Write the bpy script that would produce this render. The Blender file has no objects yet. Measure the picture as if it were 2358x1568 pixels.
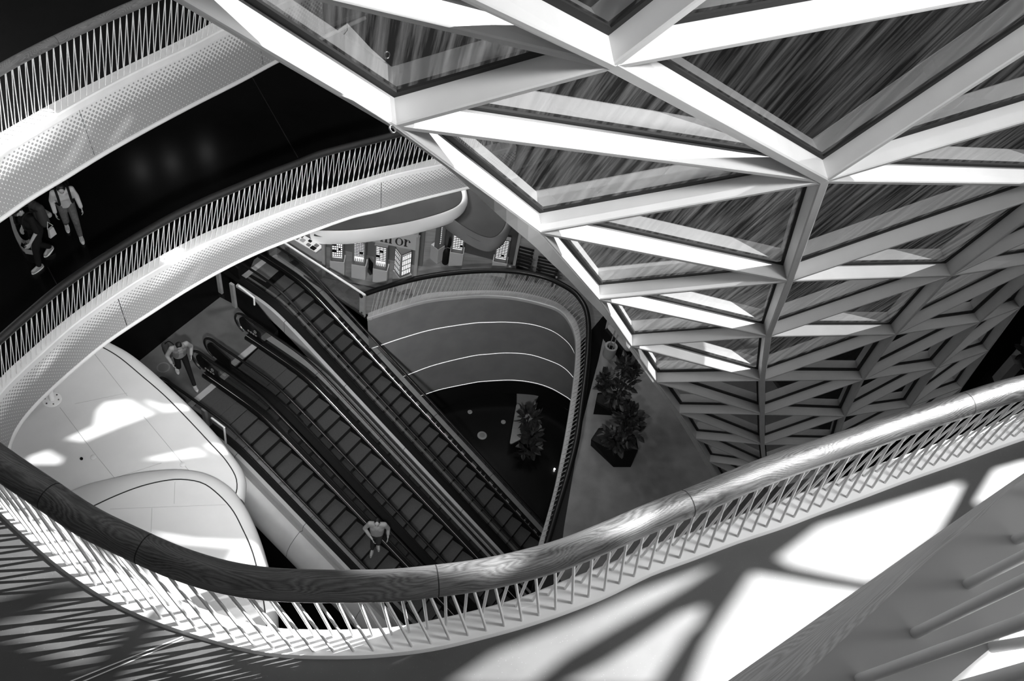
import bpy, bmesh, math, random
from mathutils import Vector, Matrix
from mathutils.geometry import delaunay_2d_cdt
random.seed(7)
SC = bpy.context.scene
COL = SC.collection
# ------------------------------------------------------------------ camera frame
F = 2200.0; CX, CY = 1179.0, 784.0
CZ = 28.5                                   # camera height above the lowest floor
nv = Vector((800.0 - CX, 2580.0 - CY, F)).normalized()       # straight down, seen from the camera
av = (Vector((1, 0, 0)) - nv * nv.x).normalized()
bv = nv.cross(av)
def cam2w(r): return Vector((r.dot(av), -r.dot(bv), -r.dot(nv)))
CAM = Vector((0, 0, CZ))
def ray(x, y): return cam2w(Vector(((x - CX) / F, (y - CY) / F, 1.0)))
def P(x, y, z):                              # point of the photograph lying at height z
    r = ray(x, y); return CAM + r * ((z - CZ) / r.z)
def D(x, y, d): return CAM + ray(x, y) * d   # point of the photograph at depth d
def PX(p):
    q = Vector(p) - CAM
    ex, ey, ez = cam2w(Vector((1, 0, 0))), cam2w(Vector((0, 1, 0))), cam2w(Vector((0, 0, 1)))
    c = q.dot(ez); return (CX + F * q.dot(ex) / c, CY + F * q.dot(ey) / c)
L0, L1, L2, L3, L4, L5, L6 = [CZ - d for d in (1.55, 5.2, 9.6, 14.0, 18.5, 23.0, 28.5)]
def cr(ox, oy, s, pts): return [(ox + x / s, oy + y / s) for x, y in pts]
# ------------------------------------------------------------------ curves
def spline(pts, n, closed=False):
    """Catmull-Rom through pts, resampled to n points evenly by length"""
    pts = [Vector(p) for p in pts]; m = len(pts); out = []
    segs = m if closed else m - 1
    for i in range(segs):
        if closed: p0, p1, p2, p3 = pts[i - 1], pts[i], pts[(i + 1) % m], pts[(i + 2) % m]
        else: p0, p1, p2, p3 = pts[max(i - 1, 0)], pts[i], pts[i + 1], pts[min(i + 2, m - 1)]
        for k in range(12):
            t = k / 12.0
            out.append(0.5 * ((2 * p1) + (p2 - p0) * t + (2 * p0 - 5 * p1 + 4 * p2 - p3) * t * t + (3 * p1 - p0 - 3 * p2 + p3) * t ** 3))
    if not closed: out.append(pts[-1])
    return resample(out, n, closed)
def resample(pts, n, closed=False):
    q = list(pts) + ([pts[0]] if closed else [])
    L = [0.0]
    for i in range(1, len(q)): L.append(L[-1] + (q[i] - q[i - 1]).length)
    out = []; j = 0
    for k in range(n):
        s = L[-1] * k / (n if closed else n - 1)
        while j < len(L) - 2 and L[j + 1] < s: j += 1
        d = L[j + 1] - L[j]
        out.append(q[j].lerp(q[j + 1], 0 if d < 1e-9 else (s - L[j]) / d))
    return out
def length(pts): return sum((pts[i + 1] - pts[i]).length for i in range(len(pts) - 1))
def at(pts, s):
    """point at fraction s of an evenly sampled curve (extrapolates)"""
    n = len(pts) - 1; x = s * n; i = int(math.floor(x)); i = min(max(i, 0), n - 1)
    return pts[i] + (pts[i + 1] - pts[i]) * (x - i)
def nearest(pts, p):
    best = (1e9, 0)
    n = len(pts) - 1
    for i in range(n):
        a, b = pts[i], pts[i + 1]; ab = b - a; t = max(0, min(1, (p - a).dot(ab) / max(ab.length_squared, 1e-12)))
        d = (a + ab * t - p).length
        if d < best[0]: best = (d, (i + t) / n)
    return best[1]
# ------------------------------------------------------------------ mesh builder
class MB:
    def __init__(s): s.v = []; s.f = []; s.uv = {}; s.mi = []
    def add(s, vs, fs, uvs=None, mi=0):
        o = len(s.v); s.v += [Vector(v) for v in vs]
        for k, f in enumerate(fs):
            s.f.append([i + o for i in f]); s.mi.append(mi)
            if uvs: s.uv[len(s.f) - 1] = uvs[k]
        return s
    def quad(s, a, b, c, d): return s.add([a, b, c, d], [(0, 1, 2, 3)])
    def poly(s, pts): return s.add(pts, [tuple(range(len(pts)))])
    def prism(s, pts, h):
        """polygon pts extruded by the vector h"""
        h = Vector(h); n = len(pts); top = [Vector(p) + h for p in pts]
        fs = [tuple(range(n)), tuple(range(2 * n - 1, n - 1, -1))] + [(i, i + n, (i + 1) % n + n, (i + 1) % n) for i in range(n)]
        return s.add([Vector(p) for p in pts] + top, fs)
    def box(s, c, u, v, w):
        c, u, v, w = Vector(c), Vector(u), Vector(v), Vector(w)
        p = [c + u * i + v * j + w * k for k in (-.5, .5) for i, j in ((-.5, -.5), (.5, -.5), (.5, .5), (-.5, .5))]
        return s.add(p, [(3, 2, 1, 0), (4, 5, 6, 7), (0, 1, 5, 4), (1, 2, 6, 5), (2, 3, 7, 6), (3, 0, 4, 7)])
    def abox(s, x0, x1, y0, y1, z0, z1): return s.box(((x0 + x1) / 2, (y0 + y1) / 2, (z0 + z1) / 2), (x1 - x0, 0, 0), (0, y1 - y0, 0), (0, 0, z1 - z0))
    def tube(s, pts, r, n=10, cap=True, closed=False, up=Vector((0, 0, 1)), uv=False, flat=1.0):
        pts = [Vector(p) for p in pts]; m = len(pts); rs = r if isinstance(r, (list, tuple)) else [r] * m
        vs = []; U = None; Ls = [0.0]
        for i in range(1, m): Ls.append(Ls[-1] + (pts[i] - pts[i - 1]).length)
        for i in range(m):
            if closed: t = pts[(i + 1) % m] - pts[i - 1]
            else: t = pts[min(i + 1, m - 1)] - pts[max(i - 1, 0)]
            t.normalize()
            if U is None:
                U = up - t * up.dot(t)
                if U.length < 1e-3: U = Vector((1, 0, 0)) - t * t.x
            else: U = U - t * U.dot(t)
            U.normalize(); W = t.cross(U)
            for k in range(n):
                a = 2 * math.pi * k / n; vs.append(pts[i] + (U * math.cos(a) * flat + W * math.sin(a)) * rs[i])
        fs = []; uvs = []
        for i in range(m if closed else m - 1):
            j = (i + 1) % m
            for k in range(n):
                l = (k + 1) % n
                fs.append((i * n + k, i * n + l, j * n + l, j * n + k))
                uvs.append([(Ls[i], k / n), (Ls[i], (k + 1) / n), (Ls[i + 1] if i + 1 < m else Ls[i], (k + 1) / n), (Ls[i + 1] if i + 1 < m else Ls[i], k / n)])
        if cap and not closed:
            fs.append(tuple(range(n - 1, -1, -1))); fs.append(tuple(range((m - 1) * n, m * n)))
            uvs += [[(0, 0)] * n, [(0, 0)] * n]
        return s.add(vs, fs, uvs if uv else None)
    def rod(s, a, b, r, n=8): return s.tube([a, b], r, n)
    def loft(s, rows, closed=False, uv=None, cyc=False):
        """rows: list of equally long point lists; faces between neighbouring rows"""
        n = len(rows[0]); vs = [p for r in rows for p in r]; fs = []; uvs = []
        Ls = [0.0]
        for i in range(1, n): Ls.append(Ls[-1] + (rows[0][i] - rows[0][i - 1]).length)
        R = len(rows)
        for j in range(R if cyc else R - 1):
            for i in range(n if closed else n - 1):
                k = (i + 1) % n; jj = (j + 1) % R
                fs.append((j * n + i, j * n + k, jj * n + k, jj * n + i))
                uvs.append([(Ls[i], j / (R - 1)), (Ls[k], j / (R - 1)), (Ls[k], (j + 1) / (R - 1)), (Ls[i], (j + 1) / (R - 1))])
        return s.add(vs, fs, uvs if uv else None)
    def lathe(s, prof, c, n=24, ax=None, cap=True):
        """profile of (radius, height) around the vertical through c"""
        c = Vector(c); vs = []; fs = []
        for r, h in prof:
            for k in range(n):
                a = 2 * math.pi * k / n; vs.append(c + Vector((r * math.cos(a), r * math.sin(a), h)))
        for j in range(len(prof) - 1):
            for k in range(n):
                l = (k + 1) % n; fs.append((j * n + k, j * n + l, (j + 1) * n + l, (j + 1) * n + k))
        if cap: fs += [tuple(range(n - 1, -1, -1)), tuple(range((len(prof) - 1) * n, len(prof) * n))]
        return s.add(vs, fs)
    def ball(s, c, r, n=12, m=8):
        c = Vector(c); r = Vector(r) if not isinstance(r, (int, float)) else Vector((r, r, r)); vs = []; fs = []
        for j in range(m + 1):
            t = math.pi * j / m
            for k in range(n):
                a = 2 * math.pi * k / n; vs.append(c + Vector((r.x * math.sin(t) * math.cos(a), r.y * math.sin(t) * math.sin(a), r.z * math.cos(t))))
        for j in range(m):
            for k in range(n):
                l = (k + 1) % n; fs.append((j * n + k, (j + 1) * n + k, (j + 1) * n + l, j * n + l))
        return s.add(vs, fs)
    def build(s, name, mat, parent=None, smooth=None, recalc=True, bevel=0):
        me = bpy.data.meshes.new(name); me.from_pydata([tuple(v) for v in s.v], [], s.f)
        if s.uv:
            ul = me.uv_layers.new(name='UVMap')
            for pi, pl in enumerate(me.polygons):
                if pi in s.uv:
                    for k, li in enumerate(pl.loop_indices): ul.data[li].uv = s.uv[pi][k]
        mats = mat if isinstance(mat, (list, tuple)) else [mat]
        for m in mats: me.materials.append(m)
        if len(mats) > 1:
            for pl, i in zip(me.polygons, s.mi): pl.material_index = i
        if recalc:
            bm = bmesh.new(); bm.from_mesh(me); bmesh.ops.remove_doubles(bm, verts=bm.verts, dist=1e-6)
            bmesh.ops.recalc_face_normals(bm, faces=bm.faces); bm.to_mesh(me); bm.free()
        me.update()
        if smooth is not None:
            me.polygons.foreach_set('use_smooth', [True] * len(me.polygons))
            if smooth < 179:
                try: me.set_sharp_from_angle(angle=math.radians(smooth))
                except Exception: pass
        o = bpy.data.objects.new(name, me); COL.objects.link(o)
        if parent:
            o.parent = parent
            # keep world position under an offset empty
            o.matrix_parent_inverse = parent_matrix(parent).inverted()
        if bevel:
            md = o.modifiers.new('bevel', 'BEVEL'); md.width = bevel; md.segments = 2; md.limit_method = 'ANGLE'
        return o
def parent_matrix(o):
    m = Matrix.LocRotScale(o.location, o.rotation_euler, o.scale)
    if o.parent: m = parent_matrix(o.parent) @ o.matrix_parent_inverse @ m
    return m
def tag(o, label=None, cat=None, group=None, kind=None):
    if label: o['label'] = label
    if cat: o['category'] = cat
    if group: o['group'] = group
    if kind: o['kind'] = kind
    return o
def thing(name, loc, label, cat, group=None, kind=None, rz=0.0):
    o = bpy.data.objects.new(name, None); o.empty_display_size = .2; COL.objects.link(o)
    o.location = loc; o.rotation_euler = (0, 0, rz)
    return tag(o, label, cat, group, kind)
# ------------------------------------------------------------------ materials
def mat(name, g, rough=.5, spec=.5, metal=0.0, emit=0.0, alpha=None):
    m = bpy.data.materials.new(name); m.use_nodes = True; b = m.node_tree.nodes['Principled BSDF']
    b.inputs['Base Color'].default_value = (g, g, g, 1); b.inputs['Roughness'].default_value = rough
    b.inputs['Specular IOR Level'].default_value = spec; b.inputs['Metallic'].default_value = metal
    if emit:
        b.inputs['Emission Color'].default_value = (1, 1, 1, 1); b.inputs['Emission Strength'].default_value = emit
    return m
def N(m, t, **kw):
    n = m.node_tree.nodes.new(t)
    for k, v in kw.items(): setattr(n, k, v)
    return n
def LK(m, a, b): m.node_tree.links.new(a, b)
def BS(m): return m.node_tree.nodes['Principled BSDF']
def ramp(m, fac, stops):
    r = N(m, 'ShaderNodeValToRGB'); e = r.color_ramp.elements
    while len(e) < len(stops): e.new(.5)
    for i, (p, g) in enumerate(stops): e[i].position = p; e[i].color = (g, g, g, 1)
    LK(m, fac, r.inputs[0]); return r.outputs[0]
def math_(m, op, a, b=None, c=None):
    n = N(m, 'ShaderNodeMath', operation=op)
    for i, x in enumerate((a, b, c)):
        if x is None: continue
        if isinstance(x, (int, float)): n.inputs[i].default_value = x
        else: LK(m, x, n.inputs[i])
    return n.outputs[0]
def coord(m, kind='Object', scale=None, rot=None):
    t = N(m, 'ShaderNodeTexCoord').outputs[kind]
    if scale or rot:
        p = N(m, 'ShaderNodeMapping'); LK(m, t, p.inputs[0])
        if scale: p.inputs['Scale'].default_value = scale
        if rot: p.inputs['Rotation'].default_value = rot
        t = p.outputs[0]
    return t
def noise(m, co, s, detail=4, rough=.5, dist=0):
    n = N(m, 'ShaderNodeTexNoise'); n.inputs['Scale'].default_value = s; n.inputs['Detail'].default_value = detail
    n.inputs['Roughness'].default_value = rough; n.inputs['Distortion'].default_value = dist; LK(m, co, n.inputs['Vector']); return n.outputs[0]
def noisy(name, g0, g1, scale, rough=.5, spec=.5, co='Object', detail=5, bump=0, sc=None):
    m = mat(name, g0, rough, spec); c = coord(m, co, sc); n = noise(m, c, scale, detail)
    LK(m, ramp(m, n, [(.35, g0), (.65, g1)]), BS(m).inputs['Base Color'])
    if bump:
        b = N(m, 'ShaderNodeBump'); b.inputs['Strength'].default_value = bump; b.inputs['Distance'].default_value = .01
        LK(m, n, b.inputs['Height']); LK(m, b.outputs[0], BS(m).inputs['Normal'])
    return m
M = {}
M['white'] = noisy('white_paint', .74, .8, 3, .45, .4)
M['steelwhite'] = noisy('white_steel', .66, .72, 2, .35, .4)
M['steelgrey'] = noisy('grey_steel', .2, .24, 5, .4)
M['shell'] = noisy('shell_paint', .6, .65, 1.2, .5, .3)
M['shellshade'] = noisy('shaded_shell_paint', .035, .042, 1.5, .8, .08)  # shell paint with shade from the floors above put into its colour
M['shellseam'] = mat('seam_filler', .42, .6)
M['band'] = noisy('grey_band_paint', .13, .15, 2, .5, .3)
M['joint'] = mat('dark_joint', .01, .8)
M['black'] = mat('black_plastic', .005, .6, .1)
M['rubber'] = mat('handrail_rubber', .005, .35, .25)
M['blackglass'] = mat('black_lacquer', .004, .35, .12)
M['darkmetal'] = mat('dark_metal', .03, .35, .5, .3)
M['chrome'] = mat('polished_steel', .6, .22, .5, 1.0)
M['step'] = noisy('ribbed_step', .038, .046, 30, .55, .3)
M['stepriser'] = mat('step_riser', .012, .6, .2)
M['clad'] = noisy('escalator_cladding', .3, .34, 2, .4, .4)
M['terrace'] = noisy('terrace_concrete', .15, .19, 2.2, .7, .2, detail=7)
M['skin'] = mat('skin', .32, .6, .3)
M['leaf'] = noisy('leaf', .012, .03, 8, .45, .4)
M['soil'] = mat('soil', .02, .9, .1)
M['paper'] = mat('pale_fabric', .5, .8, .1)
M['wall'] = noisy('wall_paint', .2, .24, 2, .6, .2)
M['fin_floor'] = noisy('shop_floor', .1, .13, 1.5, .45, .4, sc=(1, 8, 1))
M['pedestal'] = mat('pedestal_laminate', .3, .5)
M['caseframe'] = mat('display_case_frame', .09, .5)
M['lit'] = mat('lit_shelf', .7, .5, .3, 0, .75)
M['wood_bench'] = noisy('pale_bench_wood', .16, .2, 4, .5, sc=(1, 12, 1))
# polished dark stone with fine sparkle
def stone(name, g0, g1, rough, spec, spark=.12):
    m = mat(name, g0, rough, spec); c = coord(m, 'Object')
    n = noise(m, c, 3, 8, .65)
    v = N(m, 'ShaderNodeTexVoronoi'); v.inputs['Scale'].default_value = 60; LK(m, c, v.inputs['Vector'])
    sp = ramp(m, v.outputs['Distance'], [(.0, 1), (.09, 0)])
    base = ramp(m, n, [(.3, g0), (.7, g1)])
    mx = N(m, 'ShaderNodeMix', data_type='RGBA'); LK(m, math_(m, 'MULTIPLY', sp, spark), mx.inputs[0]); LK(m, base, mx.inputs[6]); mx.inputs[7].default_value = (.8, .8, .8, 1)
    LK(m, mx.outputs[2], BS(m).inputs['Base Color']); return m
M['granite'] = stone('black_granite', .003, .005, .2, .25, 0)
M['terrazzo'] = stone('dark_terrazzo', .018, .034, .5, .5, .4)
BS(M['terrazzo']).inputs['IOR'].default_value = 1.95
# oak handrail, grain runs along the rail (u = metres along, v = around)
def oak(name, g0, g1, rough=.3, spec=.5, blotch=.5):
    m = mat(name, g0, rough, spec)
    n = noise(m, coord(m, 'UV', (.9, 1.5, 1)), 1.3, 2, .5, .2)
    s = N(m, 'ShaderNodeSeparateXYZ'); LK(m, coord(m, 'UV'), s.inputs[0])
    w = math_(m, 'ADD', math_(m, 'MULTIPLY', s.outputs[1], 30.0), math_(m, 'MULTIPLY', n, 34.0))
    w = math_(m, 'ADD', w, math_(m, 'MULTIPLY', noise(m, coord(m, 'UV', (9, 40, 1)), 1.0, 3, .6), 1.4))
    w = math_(m, 'MULTIPLY', math_(m, 'PINGPONG', w, .5), 2.0)
    fine = noise(m, coord(m, 'UV', (7, 260, 1)), 1.0, 4, .7)
    big = noise(m, coord(m, 'UV', (1.1, .8, 1)), 1.4, 2, .5)
    h = math_(m, 'ADD', math_(m, 'MULTIPLY', w, .32), math_(m, 'ADD', math_(m, 'MULTIPLY', fine, .75), math_(m, 'MULTIPLY', big, blotch)))
    LK(m, ramp(m, h, [(.5, g0), (1.25, g1)] if False else [(.42, g0), (1.0, g1)]), BS(m).inputs['Base Color'])
    b = N(m, 'ShaderNodeBump'); b.inputs['Strength'].default_value = .35; b.inputs['Distance'].default_value = .003
    LK(m, math_(m, 'ADD', math_(m, 'MULTIPLY', w, .4), fine), b.inputs['Height']); LK(m, b.outputs[0], BS(m).inputs['Normal'])
    return m
M['oak'] = oak('stained_oak', .007, .15)
M['oakdark'] = oak('dark_stained_oak', .008, .03)
M['oakmid'] = oak('brown_oak', .03, .2, .35)
M['steelrod'] = mat('grey_rod_steel', .4, .4)
M['oakpale'] = oak('weathered_oak', .28, .72, .5)
# half-tone perforated panel (u = metres along, v = 0 top .. 1 bottom)
def perforated(name, height):
    m = mat(name, .7, .45, .4)
    s = N(m, 'ShaderNodeSeparateXYZ'); LK(m, coord(m, 'UV'), s.inputs[0]); u, v = s.outputs[0], s.outputs[1]
    vm = math_(m, 'MULTIPLY', v, height)
    SX, SY = .088, .1
    def lat(ou, ov):
        a = math_(m, 'SUBTRACT', math_(m, 'FRACT', math_(m, 'ADD', math_(m, 'DIVIDE', u, SX), ou)), .5)
        b = math_(m, 'SUBTRACT', math_(m, 'FRACT', math_(m, 'ADD', math_(m, 'DIVIDE', vm, SY), ov)), .5)
        a = math_(m, 'MULTIPLY', a, SX); b = math_(m, 'MULTIPLY', b, SY)
        return math_(m, 'SQRT', math_(m, 'ADD', math_(m, 'MULTIPLY', a, a), math_(m, 'MULTIPLY', b, b)))
    d = math_(m, 'MINIMUM', lat(0, 0), lat(.5, .5))
    rad = math_(m, 'MINIMUM', math_(m, 'ADD', math_(m, 'MULTIPLY', v, .062), .006), math_(m, 'ADD', math_(m, 'MULTIPLY', v, .005), .0355))
    hole = math_(m, 'LESS_THAN', d, rad)
    # the panel turns back to plain metal along its foot: pale dots grow again
    mx = N(m, 'ShaderNodeMix', data_type='RGBA'); LK(m, hole, mx.inputs[0]); mx.inputs[6].default_value = (.72, .72, .72, 1); mx.inputs[7].default_value = (.3, .3, .3, 1)
    LK(m, mx.outputs[2], BS(m).inputs['Base Color']); return m
M['perf'] = perforated('perforated_panel', 1.0)
# glazing: mostly clear, Fresnel mirror, a little dried rain dirt
def glass(name, tr, dirt=.06, streak=True, rough=.0, refl=2.2):
    m = bpy.data.materials.new(name); m.use_nodes = True; nt = m.node_tree; nt.nodes.clear()
    o = N(m, 'ShaderNodeOutputMaterial'); t = N(m, 'ShaderNodeBsdfTransparent'); t.inputs[0].default_value = (tr, tr, tr, 1)
    g = N(m, 'ShaderNodeBsdfGlossy'); g.inputs['Roughness'].default_value = rough; g.inputs[0].default_value = (1, 1, 1, 1)
    ge = N(m, 'ShaderNodeNewGeometry'); dt = N(m, 'ShaderNodeVectorMath', operation='DOT_PRODUCT'); LK(m, ge.outputs['Incoming'], dt.inputs[0]); LK(m, ge.outputs['Normal'], dt.inputs[1])
    sch = math_(m, 'ADD', .045, math_(m, 'MULTIPLY', .955, math_(m, 'POWER', math_(m, 'SUBTRACT', 1.0, math_(m, 'ABSOLUTE', dt.outputs['Value'])), 5.0)))
    k = math_(m, 'MINIMUM', math_(m, 'MULTIPLY', sch, refl), 1.0)
    x = N(m, 'ShaderNodeMixShader'); LK(m, k, x.inputs[0]); LK(m, t.outputs[0], x.inputs[1]); LK(m, g.outputs[0], x.inputs[2])
    d = N(m, 'ShaderNodeBsdfTranslucent'); d.inputs[0].default_value = (.8, .8, .8, 1)
    y = N(m, 'ShaderNodeMixShader')
    if streak:
        c = coord(m, 'UV', (14, .5, 1)); n = noise(m, c, 1.0, 6, .65)
        LK(m, ramp(m, n, [(.42, dirt * .15), (.7, dirt * 1.6)]), y.inputs[0])
    else: y.inputs[0].default_value = dirt
    LK(m, x.outputs[0], y.inputs[1]); LK(m, d.outputs[0], y.inputs[2]); LK(m, y.outputs[0], o.inputs[0])
    return m
M['glass'] = glass('facade_glass', .34, .04)
M['panel_glass'] = glass('balustrade_glass', .85, .012, False)
M['tint_a'] = glass('sun_dimming_pane', .3, .0, False)  # unseen panes added to dim some of the sun patches
M['tint_b'] = glass('dark_dimming_pane', .07, .0, False)
# ================================================================== storeys, curbs and balustrades
def tess(poly):
    """triangulate a nearly flat polygon given as 3D points (may be concave)"""
    p2 = [Vector((p.x, p.y)) for p in poly]; n = len(p2)
    vs, _, fs, _, _, _ = delaunay_2d_cdt(p2, [], [tuple(range(n))], 1, 1e-5)
    return vs, fs
def slab(name, poly, th, m, label, kind='structure', cat='floor'):
    z = poly[0].z; vs, fs = tess(poly); b = MB(); n = len(vs)
    b.add([Vector((v.x, v.y, z)) for v in vs], [tuple(f) for f in fs])
    if th:
        b.add([Vector((v.x, v.y, z - th)) for v in vs], [tuple(reversed(f)) for f in fs])
        k = len(poly)
        b.add(list(poly) + [p - Vector((0, 0, th)) for p in poly], [(i, (i + 1) % k, (i + 1) % k + k, i + k) for i in range(k)])
    o = b.build(name, m, smooth=None)
    return tag(o, label, cat, None, kind)
def PP(pts, z): return [P(x, y, z) for x, y in pts]

def balustrade(name, label, rail, rh, outer, inner, zf, r, mrail, mrod, lean, sp=.11, rr=.009, inr=(.2, .8), group=None, joints=(), limit=100, crange=(0, 1), curbh=.06, lip=.12, mcurb=None):
    R = spline(PP(rail, zf + rh), 160); O = spline(PP(outer, zf), 160); I = spline(PP(inner, zf + curbh), 160)
    t = thing(name, O[80], label, 'railing', group)
    h = MB().tube(R, r, 18, uv=True).build('handrail', mrail, t, smooth=60)
    for s in joints:                                   # butt joints of the timber
        j = MB(); c = at(R, s); d = (at(R, s + .002) - c).normalized()
        j.tube([c - d * .003, c + d * .003], r * 1.004, 18); j.build('joint', M['joint'], h)
    up = Vector((0, 0, 1))
    c = MB().loft([O, [o.lerp(i, .06) + up * (curbh * .85) for o, i in zip(O, I)], [o.lerp(i, .93) + up * .004 for o, i in zip([p + up * curbh for p in O], I)], [i - up * .015 for i in I], [i - up * lip for i in I], [o - up * lip for o in O]], cyc=True)
    c.build('curb', mcurb or M['white'], t, smooth=30)
    L = length(O); n = int(L / sp)
    Rz = [Vector((p.x, p.y, 0)) for p in R]
    rods = []
    for k in range(n):
        s = (k + .5) / n
        for side in (0, 1):
            o = at(O, s); i = at(I, nearest(I, o)); b = o.lerp(i, inr[side]); b.z = zf + curbh * .9
            sr = nearest(Rz, Vector((b.x, b.y, 0)))
            le = lean[side][0] + (lean[side][1] - lean[side][0]) * s
            top = at(R, sr + le / length(R)) - up * (r * .75)
            rods.append((b, top))
    def vis(q):
        x, y = PX(q[0]); x2, y2 = PX(q[1])
        return max(x, x2) > -20 and min(x, x2) < 2380 and max(y, y2) > -20 and min(y, y2) < 1590
    show = [q for q in rods if vis(q)]; rest = [q for q in rods if not vis(q)]
    show.sort(key=lambda q: (q[0] - CAM).length)
    rest += show[limit:]; show = show[:limit]
    for a, b in show: MB().rod(a, b, rr, 8).build('rod', mrod, t, smooth=60)
    if rest:
        m = MB()
        for a, b in rest: m.rod(a, b, rr, 6)
        tag(m.build('rod', mrod, t, smooth=60), kind='stuff')
    return t, R, O, I

# ---- gallery right below the camera (storey 1)
main_rail = [(-330, 800), (-160, 945), (0, 1065), (110, 1140), (200, 1200), (300, 1249), (400, 1293), (500, 1325), (600, 1343), (700, 1349), (800, 1350), (900, 1348), (1000, 1338), (1100, 1325), (1200, 1304), (1300, 1275), (1400, 1235), (1500, 1192), (1600, 1153), (1700, 1111), (1800, 1072), (1900, 1038), (2000, 1005), (2100, 970), (2200, 939), (2300, 907), (2358, 892), (2500, 858), (2700, 820)]
main_out = [(-330, 860), (-160, 1030), (0, 1188), (52, 1238), (131, 1309), (220, 1372), (310, 1419), (413, 1458), (551, 1498), (654, 1515), (800, 1518), (900, 1512), (1000, 1499), (1100, 1476), (1200, 1449), (1300, 1416), (1400, 1376), (1500, 1327), (1600, 1290), (1700, 1252), (1800, 1219), (1900, 1181), (2000, 1144), (2100, 1106), (2200, 1071), (2300, 1034), (2358, 1014), (2500, 968), (2700, 915)]
main_in = [(-300, 790), (-130, 960), (0, 1078), (100, 1165), (200, 1245), (300, 1315), (400, 1374), (510, 1413), (620, 1441), (720, 1447), (800, 1447), (900, 1442), (1000, 1424), (1100, 1401), (1200, 1372), (1300, 1334), (1400, 1296), (1500, 1253), (1600, 1221), (1700, 1185), (1800, 1148), (1900, 1112), (2000, 1075), (2100, 1040), (2200, 1004), (2300, 970), (2358, 946), (2500, 905), (2700, 855)]
bal1, R1, O1, I1 = balustrade('balustrade', 'nearest curved balustrade with thick stained oak handrail and sunlit white base', main_rail, .9, main_out, main_in, L1, .077, M['oak'], M['steelwhite'], ((-.27, -.08), (-.16, 0.0)), sp=.107, rr=.0085, inr=(.22, .72), joints=(.17, .235, .40, .565, .80), limit=100, curbh=.03)
f1 = [P(x, y, L1) for x, y in main_out[1:-1]]
slab('floor', f1 + [P(2600, 1150, L1), P(2700, 1500, L1), P(1700, 1900, L1), P(300, 1900, L1), P(-500, 1600, L1), P(-500, 1000, L1)], .5, M['terrazzo'], 'dark terrazzo gallery floor striped with sun and rod shadows')
# pale joint strip let into the floor
js = MB()
for o in (0, 9): js.quad(P(150 + o, 1572 + o, L1 + .002), P(153 + o, 1574 + o, L1 + .002), P(421 + o * .3, 1467 + o * .5, L1 + .002), P(420 + o * .3, 1465 + o * .5, L1 + .002))
tag(js.build('trim_1', M['steelwhite']), 'thin double metal joint strip let into the dark gallery floor', 'floor strip', None, 'structure')

# ---- storey 2 (top left)
rail2 = [(-140, 248), (-80, 210), (0, 161), (60, 128), (140, 88), (227, 48), (303, 15), (370, -12), (470, -50), (600, -95), (700, -125)]
out2 = [(-140, 400), (-80, 362), (0, 312), (103, 253), (172, 217), (241, 182.5), (310, 148), (379, 115), (448, 81), (496, 54), (620, 0), (720, -40)]
in2 = [(-140, 432), (-80, 395), (0, 346), (62, 306.5), (177, 239), (258, 194.6), (344, 151.5), (430, 112), (520, 66), (650, 8), (740, -30)]
low2 = [(-140, 600), (-70, 550), (0, 504), (69, 456), (151.5, 406), (241, 351), (344, 293), (448, 238), (551, 186), (644, 136), (760, 78), (840, 40)]
bal2, R2, O2, I2 = balustrade('balustrade', 'topmost balustrade in the upper left corner above the large halftone panels', rail2, .95, out2, in2, L2, .075, M['oakmid'], M['steelwhite'], ((.20, .13), (.42, .38)), sp=.115, rr=.0075, joints=(.3, .62))
# ---- storey 3
rail3 = [(-190, 960), (-100, 872), (-4, 785), (65, 724), (134, 666), (203, 617), (271, 573), (340, 531), (409, 493), (478, 460), (547, 431), (616, 402), (685, 376), (741, 354), (844, 327), (927, 306), (1010, 287), (1100, 270)]
out3 = [(-120, 1090), (-70, 980), (0, 876), (69, 810.5), (138, 750), (207, 697), (275.5, 648.6), (344, 607), (413, 569), (482, 535), (551, 509), (620, 483), (689, 459), (800, 425), (844, 413), (913, 392), (996, 369), (1090, 345), (1180, 325)]
in3 = [(-100, 1110), (-50, 1005), (0, 910), (45, 862), (86, 824), (172, 748), (267, 679.6), (344, 631), (448, 573), (551, 528), (654, 487), (800, 437), (875, 411), (948, 393), (1013, 380), (1100, 358), (1190, 338)]
low3 = [(-20, 1240), (2, 1095), (22, 1024.5), (38, 987), (69, 945), (114, 899), (172, 847), (248, 785), (344, 721), (448, 655.5), (551, 600), (654, 555.6), (800, 502), (872, 484), (948, 463), (1082, 430), (1190, 405)]
bal3, R3, O3, I3 = balustrade('balustrade', 'long curving balustrade with dark handrail beside the two walking people', rail3, .9, out3, in3, L3, .075, M['oakdark'], M['steelwhite'], ((.12, .12), (.36, .36)), sp=.118, rr=.007, joints=(.2, .42, .66))
slab('floor', PP(out2, L2) + [P(900, -100, L2), P(900, -420, L2), P(-500, -420, L2), P(-500, 350, L2)], .45, M['granite'], 'black polished gallery floor in the upper left corner')
slab('floor', PP(out3, L3) + [P(1300, 290, L3), P(1150, -50, L3), P(300, -350, L3), P(-600, -100, L3), P(-500, 800, L3), P(-300, 1080, L3)], .45, M['granite'], 'black polished gallery floor the two people walk on')
# faint stone joints
for a, b, c, d in ((578, 175, 685, 363), (109, 615, 130, 655)):
    s = MB().quad(P(a, b, L3 + .002), P(a + 2, b, L3 + .002), P(c + 2, d, L3 + .002), P(c, d, L3 + .002))
    tag(s.build('trim_2', M['darkmetal']), 'faint straight joint in the black gallery floor', 'floor strip', 'joints in the black gallery floor', 'structure')

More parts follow.
